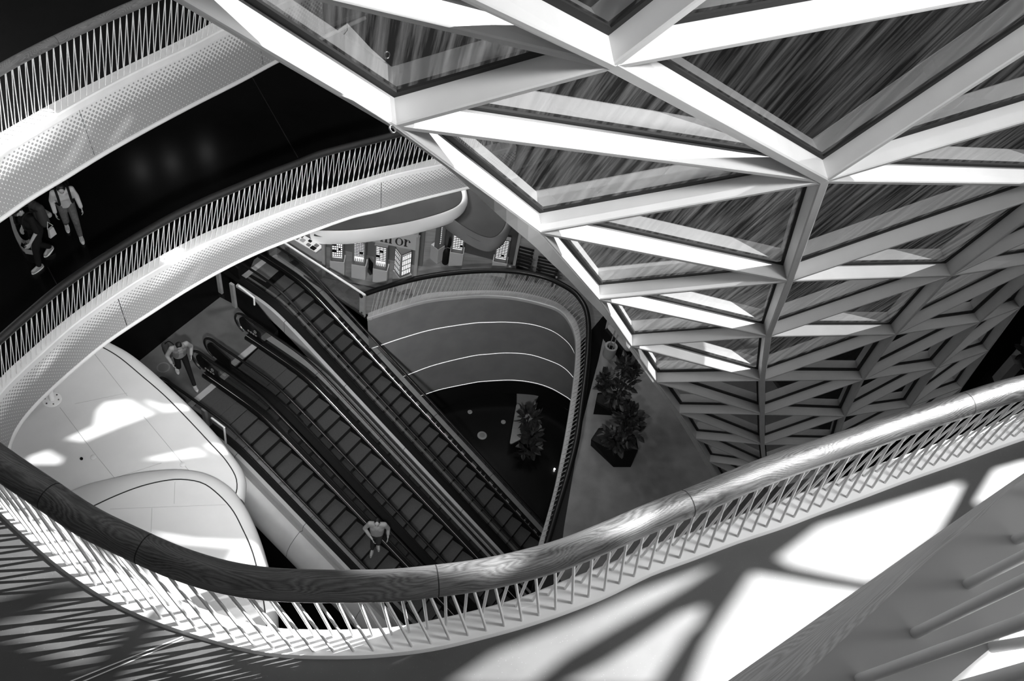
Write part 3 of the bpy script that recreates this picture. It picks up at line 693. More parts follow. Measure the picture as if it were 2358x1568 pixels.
MB().tube(spline(hr_, 20), .07, 14, uv=True).build('handrail', M['oak'], t0, smooth=60)
slab('floor', b0_[::-1] + PP([(2900, 1700), (2300, 2600), (1500, 3200)], L0), .3, M['white'], 'bright floor at the lower right behind the close balustrade') if False else None
fl0 = [b for b in b0_] + [b0_[-1] + Vector((-1.2, -1.5, 0)), b0_[-1] + Vector((1.5, -2.5, 0)), b0_[0] + Vector((2.5, -2.0, 0))]
slab('floor', fl0, .3, noisy('pale_floor', .3, .4, 60, .5), 'bright speckled floor at the lower right corner beyond the close balustrade')

# ================================================================== shop front on storey 5
A5, B5 = P(747, 635, L5), P(953, 677, L5)
u5 = (B5 - A5).normalized(); n5 = Vector((-u5.y, u5.x, 0));
if n5.dot(A5 - CAM) < 0: n5 = -n5                       # into the shop
w5 = (B5 - A5).length
def S5(u, h, d=0.0): return A5 + u5 * (u * w5) + n5 * d + Vector((0, 0, h))
sf = thing('shop_front', S5(.5, 0), 'pale shop front frame with the serif lettered sign above the lit display cases', 'shop front')
MB().box(S5(.0, 1.3), u5 * .1, n5 * .12, (0, 0, 2.6)).build('post', M['wall'], sf); MB().box(S5(1.0, 1.3), u5 * .1, n5 * .12, (0, 0, 2.6)).build('post', M['wall'], sf)
sgn = MB().box(S5(.5, 2.36), u5 * w5, n5 * .1, (0, 0, .66)).build('sign_board', mat('sign_board_paint', .3, .5), sf)
MB().box(S5(.5, .03), u5 * w5, n5 * .2, (0, 0, .06)).build('threshold', M['caseframe'], sf)
def slabtext(u, h0, glyph, H=.3):
    b = MB(); W_ = H * .72; F0 = S5(u, h0, -.056)
    def bx(x0, x1, y0, y1): b.box(F0 + u5 * ((x0 + x1) / 2) + Vector((0, 0, (y0 + y1) / 2)), u5 * (x1 - x0), n5 * .012, (0, 0, y1 - y0))
    def arc(cx_, cy_, rx, ry, a0, a1, t0_, t1_):
        n = 14; rows = [[], []]
        for i in range(n + 1):
            a = a0 + (a1 - a0) * i / n; th = t0_ + (t1_ - t0_) * abs(math.cos(a))
            for r_, k in ((0, 0), (1, 1)):
                rows[k].append(F0 + u5 * (cx_ + math.cos(a) * (rx - r_ * th)) + Vector((0, 0, cy_ + math.sin(a) * (ry - r_ * th * .5))))
        b.loft([rows[0], rows[1], [p - n5 * .008 for p in rows[1]], [p - n5 * .008 for p in rows[0]]], cyc=True)
    st = H * .2
    if glyph == 'm':
        for x in (0, .34 * H * 1.3, .68 * H * 1.3):
            bx(x, x + st, 0, H * .9); bx(x - st * .35, x + st * 1.35, 0, H * .08)
        bx(-st * .35, st, H * .9, H)
        for x in (0, .34 * H * 1.3): arc(x + st * .5 + .17 * H * 1.3, H * .72, .17 * H * 1.3 + st * .5, H * .28, 0, math.pi, H * .07, st)
    if glyph == 'o': arc(H * .42, H * .5, H * .42, H * .52, 0, 2 * math.pi, H * .07, st)
    if glyph == 'r':
        bx(0, st, 0, H); bx(-st * .35, st * 1.5, 0, H * .08); bx(-st * .35, st, H * .92, H); arc(st * 1.7, H * .7, st * 1.1, H * .3, 0, math.pi, H * .07, st * .8); b.ball(F0 + u5 * (st * 2.5) + Vector((0, 0, H * .72)), st * .5, 8, 6)
    if glyph == 'a':
        bx(H * .55, H * .55 + st, 0, H * .8); arc(H * .35, H * .25, H * .33, H * .27, 0, 2 * math.pi, H * .07, st * .8); arc(H * .38, H * .72, H * .33, H * .28, 0, math.pi, H * .07, st * .7)
    b.build('letter', M['darkmetal'], sgn)
for u, g in ((.50, 'a'), (.615, 'm'), (.765, 'o'), (.865, 'r')): slabtext(u, 2.12, g)
# dark back wall of the shop
tag(MB().box(S5(.45, 1.3, 1.3), u5 * (w5 * 1.1), n5 * .1, (0, 0, 2.6)).build('wall_back', M['caseframe']), 'dark back wall of the shop behind the lit cases', 'wall', None, 'structure')
shelfgroup = 'bottles on the lit display shelves'
def bottles(F0, u, n, cnt, w, h, lab):
    for i in range(cnt):
        c = F0 + u * (w * ((i + .5) / cnt - .5)); b = MB().lathe([(.0, 0), (.018, 0), (.018, h * .7), (.008, h * .8), (.008, h), (0, h)], c, 10)
        tag(b.build('bottle', M['steelgrey'], smooth=40), lab, 'bottle', shelfgroup)
def case(label, pl, pr, ph=.66, fh=1.02, dark=(), cols=5, rows=9, btl=None, fw=.8, zb=L5, seed=1):
    a, b = P(*pl, zb), P(*pr, zb); u = (b - a).normalized(); w = (b - a).length; n = Vector((-u.y, u.x, 0))
    if n.dot(a - CAM) < 0: n = -n
    m = (a + b) / 2; t = thing('display_case', m + n * .17, label, 'display case', 'lit display cases')
    Z = lambda h: Vector((0, 0, h))
    MB().box(m + n * .17 + Z(ph / 2), u * w, n * .34, Z(ph)).build('pedestal', M['pedestal'], t, bevel=.008)
    W_ = w * fw; y = .1
    k = MB(); T_ = .045
    for dx, ww, z0, z1 in ((-W_ / 2, T_, ph, ph + fh), (W_ / 2, T_, ph, ph + fh)): k.box(m + n * y + u * dx + Z((z0 + z1) / 2), u * ww, n * .16, Z(z1 - z0))
    for z in (ph + T_ / 2, ph + fh): k.box(m + n * y + Z(z), u * (W_ + T_), n * .16, Z(T_))
    k.box(m + n * (y + .09) + Z(ph + fh / 2), u * (W_ + T_), n * .02, Z(fh)); fr = k.build('case_frame', M['caseframe'], t)
    MB().box(m + n * (y + .05) + Z(ph + fh / 2), u * (W_ - T_), n * .015, Z(fh - T_)).build('light_panel', M['lit'], t)
    g = MB(); zz = ph + T_ + (.24 if btl else .06)
    for i in range(rows + 1): g.box(m + n * (y + .036) + Z(zz + (ph + fh - T_ - zz) * i / rows), u * (W_ - T_), n * .012, Z(.028))
    for i in range(1, cols): g.box(m + n * (y + .036) + u * ((i / cols - .5) * (W_ - T_)) + Z((zz + ph + fh) / 2), u * .018, n * .012, Z(ph + fh - zz - T_))
    g.build('shelf_grid', M['caseframe'], t)
    rr = random.Random(seed)
    for (ci, ri) in dark:
        c = m + n * (y + .03) + u * (((ci + .5) / cols - .5) * (W_ - T_)) + Z(zz + (ph + fh - T_ - zz) * (ri + .5) / rows)
        MB().box(c, u * ((W_ - T_) / cols), n * .03, Z((fh - .1) / rows)).build('dark_packet', M['black'], t)
    if btl: bottles(m + n * y + Z(ph + T_), u, n, 5, W_ - T_ * 1.5, .2, btl)
    return t
case('first lit display case from the left, with dark gaps and no bottles', (760, 634), (793, 637.5), dark=((2, 8), (0, 5), (1, 5), (1, 2), (0, 2), (3, 3)), seed=1)
case('second lit display case from the left, with even small squares', (809, 641.5), (841.5, 647), cols=6, rows=10, dark=((1, 9), (3, 2), (4, 2)), btl='slim bottle in the foot row of the second display case from the left', seed=2)
case('third lit display case from the left, below the serif sign', (857.5, 651), (890, 657.5), cols=3, rows=9, dark=((0, 2), (1, 5)), btl='slim bottle in the foot row of the third display case from the left', seed=3)
# corner case with two lit faces
q0 = P(918, 676, L5); cz_ = thing('display_case', q0, 'lit corner display case with two angled faces nearest the dark handrail', 'display case', 'lit display cases')
lf, rf_ = (P(903, 655, L5) - q0), (P(946, 664, L5) - q0)
back = q0 + lf + rf_ * .9
MB().prism([q0, q0 + rf_, back, q0 + lf], (0, 0, .66)).build('pedestal', M['pedestal'], cz_)
MB().prism([q0 + lf * .12 + rf_ * .1, q0 + rf_ * .9 + lf * .12, back - rf_ * .1 - lf * .1, q0 + lf * .92 + rf_ * .1], (0, 0, 1.72)).build('case_frame', M['caseframe'], cz_)
for d, e in ((lf, rf_), (rf_, lf)):
    o_ = q0 + lf * .12 + rf_ * .1; outn = -(e.normalized()); outn = (outn - d.normalized() * outn.dot(d.normalized())).normalized(); L_ = d.length * .72
    f0 = o_ + d * .06 + outn * .01
    MB().box(f0 + d.normalized() * (L_ / 2) + Vector((0, 0, 1.2)), d.normalized() * L_, outn * .012, (0, 0, .9)).build('light_panel', M['lit'], cz_)
    g = MB()
    for i in range(5): g.box(f0 + d.normalized() * (L_ / 2) + outn * .012 + Vector((0, 0, .76 + i * .22)), d.normalized() * L_, outn * .02, (0, 0, .022))
    for i in range(6): g.box(f0 + d.normalized() * (L_ * i / 5) + outn * .012 + Vector((0, 0, 1.2)), d.normalized() * .012, outn * .02, (0, 0, .9))
    g.build('shelf_grid', M['caseframe'], cz_)
case('lit display case behind the small canopy, left of the bright poster', (1032, 613), (1063, 618), cols=4, rows=11, dark=((3, 1),), seed=5)
case('rightmost lit display case beside the pale post', (1129, 634), (1162, 640), cols=4, rows=12, dark=((2, 1),), seed=6)
case('narrow lit display case seen edge on beside the dark canister', (1006, 608), (1021, 598), cols=3, rows=10, seed=7)
# second shop: back wall, poster, post
a2, b2 = P(1000, 600, L5), P(1176, 645, L5); v2 = (b2 - a2).normalized(); m2 = Vector((-v2.y, v2.x, 0))
if m2.dot(a2 - CAM) < 0: m2 = -m2
Z_ = lambda h: Vector((0, 0, h))
tag(MB().box((a2 + b2) / 2 + m2 * .75 + Z_(1.3), v2 * (b2 - a2).length, m2 * .1, Z_(2.6)).build('wall_right', noisy('shop_panelling', .035, .05, 2, .5)), 'dark panelled back wall of the shop under the small canopy', 'wall', None, 'structure')
pc = a2 + v2 * ((b2 - a2).length * .53) + m2 * .66
pt = thing('poster', pc + Z_(.95), 'bright poster panel with illegible print on the dark shop wall', 'poster')
MB().box(pc + Z_(1.1), v2 * .62, m2 * .03, Z_(.75)).build('poster_panel', mat('backlit_poster', .8, .5, .3, 0, .9), pt)
pr_ = MB()
for i, (dx, dz, ww) in enumerate(((-.2, .9, .1), (-.05, .86, .08), (.05, .9, .06), (.2, .87, .1), (-.1, 1.1, .14), (.16, 1.15, .1))): pr_.box(pc - m2 * .017 + v2 * dx + Z_(dz), v2 * ww, m2 * .004, Z_(.03))
pr_.build('print', M['caseframe'], pt)
for x, y, lb in ((1181, 626, 'pale post at the right end of the second shop front'),):
    q = P(x, y, L5); tag(MB().box(q + Z_(1.2), v2 * .09, m2 * .09, Z_(2.4)).build('post', M['wall']), lb, 'post')
for (x, y, lb) in ((1166, 656, 'grey rail post behind the curved balustrade, left one'), (1271, 680, 'grey rail post behind the curved balustrade near the glass facade')):
    q = P(x, y, L5); tag(MB().box(q + Z_(.45), v2 * .06, m2 * .03, Z_(.9)).build('post', M['steelgrey']), lb, 'post')
q = P(1025, 606, L5); t = thing('canister', q, 'dark upright canister with pointed panel between the shop displays', 'canister')
MB().lathe([(.0, 0), (.09, 0), (.11, .04), (.11, .5), (.08, .62), (.03, .68), (0, .68)], q, 18).build('tank', M['black'], t, smooth=40)
MB().tube([q + Z_(.66), q + Z_(.74), q + Z_(.74) + v2 * .1], .015, 8).build('nozzle', M['darkmetal'], t)
a = P(1026, 596, L5); MB().prism([a + Z_(.3), a + v2 * .22 + Z_(.3), a + v2 * .22 + Z_(.7), a + v2 * .04 + Z_(1.0)], m2 * .02).build('back_panel', M['black'], t)
# black lozenge board
a, b = P(848, 618, L5), P(857.5, 632, L5); bd = (b - a); nb_ = Vector((-bd.y, bd.x, 0)).normalized()
t = thing('floor_sign', (a + b) / 2, 'small black slanted board between the second and third display cases', 'board')
MB().prism([a + Z_(.02), b + Z_(.02), b + Z_(.52), a + Z_(.5)], nb_ * .02).build('board', M['black'], t); MB().box((a + b) / 2 + Z_(.012), bd, nb_ * .18, Z_(.02)).build('foot', M['darkmetal'], t)
# counter with glass top at the left of the shop
f_, l_, r__ = P(731, 627, L5), P(668, 590, L5), P(750, 612, L5)
k_ = l_ + (r__ - f_); t = thing('display_counter', f_, 'pale display counter with glass top beside the glass barrier', 'counter')
MB().prism([f_, r__, k_, l_], (0, 0, .85)).build('body', M['pedestal'], t)
MB().prism([p + Z_(.86) for p in (f_, r__, k_, l_)], (0, 0, .16)).build('glass_top', M['panel_glass'], t)
MB().prism([p.lerp((f_ + k_) / 2, .1) + Z_(.862) for p in (f_, r__, k_, l_)], (0, 0, .012)).build('light_panel', mat('lit_counter_base', .8, .5, .3, 0, .35), t)
rr = random.Random(3)
for i, (s_, u_, ww, g_) in enumerate(((.2, .25, .16, 'black'), (.38, .3, .12, 'wall'), (.2, .65, .12, 'wall'), (.45, .7, .1, 'black'), (.62, .4, .14, 'paper'), (.8, .3, .12, 'wall'), (.75, .7, .1, 'black'))):
    c = f_ + (l_ - f_) * s_ + (r__ - f_) * u_ + Z_(.895)
    tag(MB().box(c, (l_ - f_).normalized() * ww, (r__ - f_).normalized() * ww * .8, Z_(.04)).build('packet', M[g_]), 'small packet lying under the glass of the pale counter', 'packet', 'packets in the glass counter')
# glass barrier beside the right escalator
a, b = P(640, 598, L5), P(840, 729, L5); d = (b - a); dn = d.normalized(); nn_ = Vector((-dn.y, dn.x, 0))
t = thing('glass_barrier', (a + b) / 2, 'glass barrier with pale top rail running beside the rightmost escalator', 'barrier')
MB().box((a + b) / 2 + Z_(.5), d, nn_ * .016, Z_(.98)).build('glass_panel', M['panel_glass'], t)
MB().box((a + b) / 2 + Z_(1.01), d, nn_ * .05, Z_(.045)).build('top_rail', M['white'], t)
ep = MB().box(b - dn * .11 + Z_(.5), dn * .2, nn_ * .03, Z_(.98)).build('end_plate', M['steelgrey'], t)
MB().box(b + Z_(.5), dn * .03, nn_ * .06, Z_(1.0)).build('end_post', M['wall'], t)
for h in (.12, .86):
    c = b - dn * .11 + Z_(h)
    for sg in (-1, 1): MB().tube([c + nn_ * sg * .014, c + nn_ * sg * .03], .035, 14).build('bolt', M['darkmetal'], ep)
MB().box((a + b) / 2 + Z_(.03), d, nn_ * .05, Z_(.06)).build('base_rail', M['darkmetal'], t)
cc = P(852, 732, L5 - .02); tag(MB().ball(cc, (.1, .1, .06), 14, 8).build('curb_end', M['wall'], smooth=60), 'small rounded pale end piece where the curved curb meets the glass barrier', 'curb end')
# slatted dark benches right of the shops
def slats(label, pts, n):
    p = [P(x, y, L5 + .42) for x, y in pts]; t = thing('slatted_bench', P(pts[3][0], pts[3][1], L5), label, 'bench', 'slatted benches beside the shops')
    for i in range(n):
        s = (i + .1) / n; e = (i + .58) / n
        q = [p[0].lerp(p[3], s), p[1].lerp(p[2], s), p[1].lerp(p[2], e), p[0].lerp(p[3], e)]
        MB().prism(q, (0, 0, -.03)).build('slat', M['black'], t)
    for i in (.06, .9):
        a_, b_ = p[0].lerp(p[1], i), p[3].lerp(p[2], i); dd = (b_ - a_)
        MB().box((a_ + b_) / 2 - Z_(.22), dd, dd.normalized().cross(Z_(1)) * .05, Z_(.38)).build('leg', M['darkmetal'], t)
slats('dark slatted bench right of the pale shop post', [(1194, 564), (1231, 574), (1219, 628), (1189, 619)], 7)
slats('second slatted bench, half hidden by the white edge of the glass facade', [(1240, 588), (1292, 600), (1280, 642), (1233, 630)], 6)
# ================================================================== terrace
def hexpot(name, label, top, bot, h):
    T_ = PP(top, L5 + h); B_ = PP(bot, L5); t = thing(name, sum(B_, Vector()) / len(B_), label, 'planter')
    MB().loft([B_, T_], closed=True).add(B_, [tuple(range(len(B_)))]).build('pot', M['black'], t)
    MB().poly([p - Z_(.05) for p in T_]).build('soil', M['soil'], t)
    return t
def leaves(name, label, clumps, size, seed, n, mats=None, stems=True, group=None):
    """clumps: (centre, radius vector); broad pointed leaves on short stems"""
    rr = random.Random(seed); b = MB(); st = MB(); base = clumps[0][0]
    for c, r in clumps:
        for i in range(n):
            d = Vector((rr.gauss(0, 1), rr.gauss(0, 1), rr.gauss(.2, 1))).normalized(); q = c + Vector((d.x * r.x, d.y * r.y, d.z * r.z)) * rr.uniform(.45, 1)
            ax = (d + Vector((rr.uniform(-.5, .5), rr.uniform(-.5, .5), rr.uniform(-.3, .3)))).normalized(); sd_ = ax.cross(Vector((rr.uniform(-1, 1), rr.uniform(-1, 1), 1))).normalized(); nn = ax.cross(sd_)
            s = size * rr.uniform(.7, 1.2); w = s * .3
            pr = [(-.05, .12), (.2, .8), (.5, 1), (.8, .6), (1.05, .02)]
            vs = []; fs = []
            for x, ww in pr:
                dr = -nn * (x * x * s * .15)
                vs += [q + ax * (x * s) + sd_ * (w * ww) + dr + nn * w * ww * .25, q + ax * (x * s) + dr, q + ax * (x * s) - sd_ * (w * ww) + dr + nn * w * ww * .25]
            for k in range(4): fs += [(k * 3, k * 3 + 1, k * 3 + 4, k * 3 + 3), (k * 3 + 1, k * 3 + 2, k * 3 + 5, k * 3 + 4)]
            b.add(vs, fs)
        st.tube([base - Z_(.35), (base + c) / 2 - Z_(.1), c], .02, 6)
    t = thing(name, base - Z_(.4), label, 'plant', group)
    b.build('foliage', M['leaf'], t, recalc=False); st.build('stem', M['soil'], t)
    return t
hexpot('planter', 'nearer faceted black planter on the concrete terrace', [(1378, 986), (1425, 984), (1464, 1003), (1470, 1034), (1418, 1042), (1361, 1012)], [(1382, 1008), (1425, 1006), (1460, 1035), (1452, 1076), (1413, 1076), (1360, 1026)], .55)
leaves('potted_shrub', 'broad leaved shrub growing in the nearer black planter', [(P(1442, 990, L5 + .95), Vector((.42, .42, .42))), (P(1420, 1010, L5 + .75), Vector((.35, .35, .25))), (P(1450, 960, L5 + 1.1), Vector((.36, .36, .35)))], .26, 5, 70)
hexpot('planter', 'farther faceted black planter on the concrete terrace', [(1376, 905), (1430, 898), (1452, 920), (1440, 942), (1400, 940), (1372, 925)], [(1378, 924), (1425, 920), (1442, 940), (1430, 957), (1410, 957), (1366, 954)], .55)
leaves('potted_shrub', 'dark leggy shrub growing in the farther black planter', [(P(1420, 905, L5 + .95), Vector((.45, .45, .35))), (P(1440, 885, L5 + 1.1), Vector((.32, .32, .3))), (P(1395, 872, L5 + 1.2), Vector((.16, .16, .16))), (P(1438, 845, L5 + 1.55), Vector((.16, .16, .35))), (P(1388, 888, L5 + 1.0), Vector((.13, .13, .12))), (P(1456, 850, L5 + 1.35), Vector((.15, .1, .1)))], .22, 9, 48)
q = P(1401, 817, L5); t = thing('pot', q, 'round pale pot holding two thin poles on the terrace', 'pot')
MB().lathe([(.0, .0), (.19, 0), (.2, .05), (.2, .42), (.2, .44), (.135, .44), (.135, .3), (0, .3)], q, 28).build('shell', M['wall'], t, smooth=40)
MB().lathe([(.135, .31), (0, .31)], q, 20, cap=False).build('soil', M['black'], t)
for dx, dy, ln in ((-.05, .02, 1.25), (.06, -.03, 1.25)): MB().rod(q + Vector((dx, dy, .3)), q + Vector((dx + .04, dy + .1, .3 + ln)), .016, 10).build('pole', M['steelgrey'], t, smooth=60)
a, b = P(1408, 756, L5 + .45), P(1446, 803, L5 + .45); d = (b - a).normalized(); s_ = Vector((-d.y, d.x, 0))
t = thing('bench', (a + b) / 2 - Z_(.45), 'dark bench with pale rounded seat beside the round pot', 'bench')
pl = []
for i in range(9): an = math.pi / 2 + math.pi * i / 8; pl.append(a + (d * math.cos(an) + s_ * math.sin(an)) * .13)
for i in range(9): an = -math.pi / 2 + math.pi * i / 8; pl.append(b + (d * math.cos(an) + s_ * math.sin(an)) * .13)
MB().prism(pl, (0, 0, .06)).build('seat', M['wall'], t, bevel=.02)
MB().box((a + b) / 2 - Z_(.225) , (b - a) * 1.15, s_ * .42, Z_(.43)).build('body', M['black'], t)
# ================================================================== lowest storey seen through the opening
for x, y, r, lb in ((1082, 949, .085, 'small pale floor disc nearest the escalators'), (1159, 972, .085, 'small pale floor disc nearest the triangular bench'), (1110, 1003, .17, 'largest pale floor disc on the lowest floor')):
    q = P(x, y, L6); t = thing('floor_disc', q, lb, 'floor disc'); MB().lathe([(0, 0), (r, 0), (r, .02), (r * .85, .03), (0, .03)], q, 28).build('disc', M['wall'], t, smooth=30)
    if r < .1:
        for k in range(3): MB().lathe([(.012, 0), (.012, .004), (0, .004)], q + Vector((math.cos(k * 2.1) * .04, math.sin(k * 2.1) * .04, .03)), 8).build('socket_hole', M['black'], t)
    else: MB().lathe([(r * .6, 0), (0, .002)], q + Z_(.031), 20, cap=False).build('inlay', M['band'], t)
def roundpoly(c, r, n=6):
    out = []
    for i in range(len(c)):
        p, q, s = c[i - 1], c[i], c[(i + 1) % len(c)]; a_, b_ = q + (p - q).normalized() * r, q + (s - q).normalized() * r
        for k in range(n + 1): tt = k / n; out.append(a_ * (1 - tt) ** 2 + q * 2 * tt * (1 - tt) + b_ * tt * tt)
    return out
tri = roundpoly([P(1190, 926, L6 + .42), P(1252, 984, L6 + .42), P(1173, 1024, L6 + .42)], .16)
t = thing('triangular_bench', sum(tri, Vector()) / len(tri) - Z_(.42), 'triangular pale wooden bench round the dark plant on the lowest floor', 'bench')
MB().prism(tri, (0, 0, -.06)).build('seat', M['wood_bench'], t, bevel=.01)
ctr_ = sum(tri, Vector()) / len(tri); MB().prism([p.lerp(ctr_, .25) - Z_(.06) for p in tri], (0, 0, -.36)).build('base', M['black'], t)
leaves('potted_plant', 'dark spreading plant in the middle of the triangular bench', [(P(1217, 962, L6 + .9), Vector((.34, .34, .4))), (P(1226, 1000, L6 + .6), Vector((.25, .25, .3))), (P(1215, 1030, L6 + .4), Vector((.3, .3, .2)))], .3, 21, 60)
fl5('floor', [(1190, 903), (1243, 908), (1225, 948), (1198, 945)], 0.0001, M['band'], 'x') if False else None
tag(MB().poly(PP([(1190, 900), (1243, 905), (1225, 948), (1190, 944)], L6 + .003)).build('floor_mat', M['band']), 'grey mat on the lowest floor behind the triangular bench', 'mat')
for x, y, lb in ((1305.5, 941, 'glowing disc for a floor reflection under the banded wall'), (1277, 1080, 'glowing disc for a floor reflection near the lower end of the curved curb')):
    q = P(x, y, L6); t = thing('floor_glint', q, lb, 'light'); MB().lathe([(.05, 0), (.05, .012), (.035, .012), (.035, .006)], q, 16, cap=False).build('ring', M['chrome'], t); MB().lathe([(.034, .008), (0, .01)], q, 14, cap=False).build('lens', mat('glint_disc', .8, .3, .5, 0, 6), t)  # lamp reflection in the polished floor put in as a glowing disc
    l = bpy.data.lights.new('floor_glint_glow', 'POINT'); l.energy = 1.2; l.shadow_soft_size = .03; lo = bpy.data.objects.new('floor_glint_glow', l); COL.objects.link(lo); lo.location = q + Z_(.12); lo.parent = t; lo.matrix_parent_inverse = parent_matrix(t).inverted()
# ================================================================== landing furniture
def barrier(label, feet, hts, bars):
    t = thing('safety_barrier', P(*feet[0], L5), label, 'barrier')
    q = [P(*f, L5) for f in feet]
    for p, h in zip(q, hts): MB().box(p + Z_(h / 2), UX * .16, UY * .09, Z_(h)).build('post', M['wall'], t, bevel=.02)
    for (a_, h1), (b_, h2) in bars:
        MB().tube([P(*a_, L5 + h1), P(*b_, L5 + h2)], .028, 10).build('bar', M['white'], t, smooth=60)
    return t
barrier('pale barrier posts with bent bar between the middle and right escalators', [(541, 706), (509, 674)], [1.05, 1.05], [(((550, 658), 1.0), ((585, 686), 1.0)), (((585, 686), 1.0), ((586, 702), .72))])
barrier('dark guard with pale frame between the white canopy and the leftmost escalator', [(478, 985)], [.9], [(((487, 962), 1.0), ((516, 984), 1.0)), (((516, 984), 1.0), ((520, 1020), .4))])
q = P(376, 846, L5 + .008); t = MB().tube([q + Vector((math.cos(k * math.pi / 12), math.sin(k * math.pi / 12), 0)) * .17 for k in range(24)], .022, 6, closed=True, flat=.15).build('floor_marking', M['band'])
tag(t, 'faint round marking on the landing plate beside the vested person', 'floor marking')
# pale triangular bench beside the walking man
t3 = roundpoly([P(52, 425, L3 + .4), P(102, 548, L3 + .4), P(78, 590, L3 + .4), P(0, 440, L3 + .4)], .3)
t = thing('triangular_bench', sum(t3, Vector()) / len(t3) - Z_(.4), 'pale angular bench behind the walking man in black', 'bench')
out_ = [P(16, 478, L3 + .4), P(30, 534, L3 + .4), P(46, 565, L3 + .4), P(58, 574, L3 + .4), P(70, 576, L3 + .4), P(90, 550, L3 + .4), P(82, 482, L3 + .4), P(66, 430, L3 + .4), P(4, 430, L3 + .4)]
oo = roundpoly(out_, .12, 4); cc_ = sum(oo, Vector()) / len(oo); ii = [p.lerp(cc_, .32) for p in oo]
MB().loft([oo, ii, [p - Z_(.12) for p in ii], [p - Z_(.12) for p in oo]], closed=True, cyc=True).build('seat', M['wall'], t, smooth=30)
MB().prism([p.lerp(cc_, .06) - Z_(.12) for p in oo], (0, 0, -.28)).build('base', M['black'], t)
# ================================================================== beyond the facade, right edge
slab('floor', PP([(2235, 900), (2300, 830), (2420, 740), (2700, 700), (2700, 1050), (2300, 1050)], L4 - 1.2), .3, M['granite'], 'dark far floor at the right edge beyond the glass facade')
q = P(2352, 832, L4 - 1.2); tag(MB().lathe([(.32, 0), (.32, 3.2)], q, 28).build('column', M['wall'], smooth=40), 'round pale column at the right edge beyond the glass facade', 'column')
q = P(2300, 878, L4 - 1.2); t = thing('planter', q, 'tall dark planter box beyond the glass facade at the right edge', 'planter')
MB().box(q + Z_(.5), (.3, 0, 0), (0, .3, 0), Z_(1.0)).build('box', M['band'], t)
leaves('potted_plant', 'dark spiky plant in the tall planter box beyond the glass facade', [(q + Z_(1.3) + cam2w(Vector((.2, 0, 0))), Vector((.25, .25, .25)))], .28, 31, 60)
# ================================================================== people
def remesh(mb, name, m, parent, voxel, smooth_it=2):
    me = bpy.data.meshes.new('raw'); me.from_pydata([tuple(v) for v in mb.v], [], mb.f); o = bpy.data.objects.new('raw', me); COL.objects.link(o)
    md = o.modifiers.new('r', 'REMESH'); md.mode = 'VOXEL'; md.voxel_size = voxel; md.use_smooth_shade = True
    s = o.modifiers.new('s', 'SMOOTH'); s.iterations = smooth_it; s.factor = .5
    dg = bpy.context.evaluated_depsgraph_get(); dg.update(); nm = bpy.data.meshes.new_from_object(o.evaluated_get(dg)); nm.name = name
    bpy.data.objects.remove(o); bpy.data.meshes.remove(me)
    nm.materials.clear(); nm.materials.append(m); nm.polygons.foreach_set('use_smooth', [True] * len(nm.polygons))
    ob = bpy.data.objects.new(name, nm); COL.objects.link(ob)
    if parent: ob.parent = parent
    return ob
def capsule(b, p, q, r1, r2, n=10):
    p, q = Vector(p), Vector(q)
    b.ball(p, r1, n, 6); b.ball(q, r2, n, 6); b.tube([p, q], [r1, r2], n)
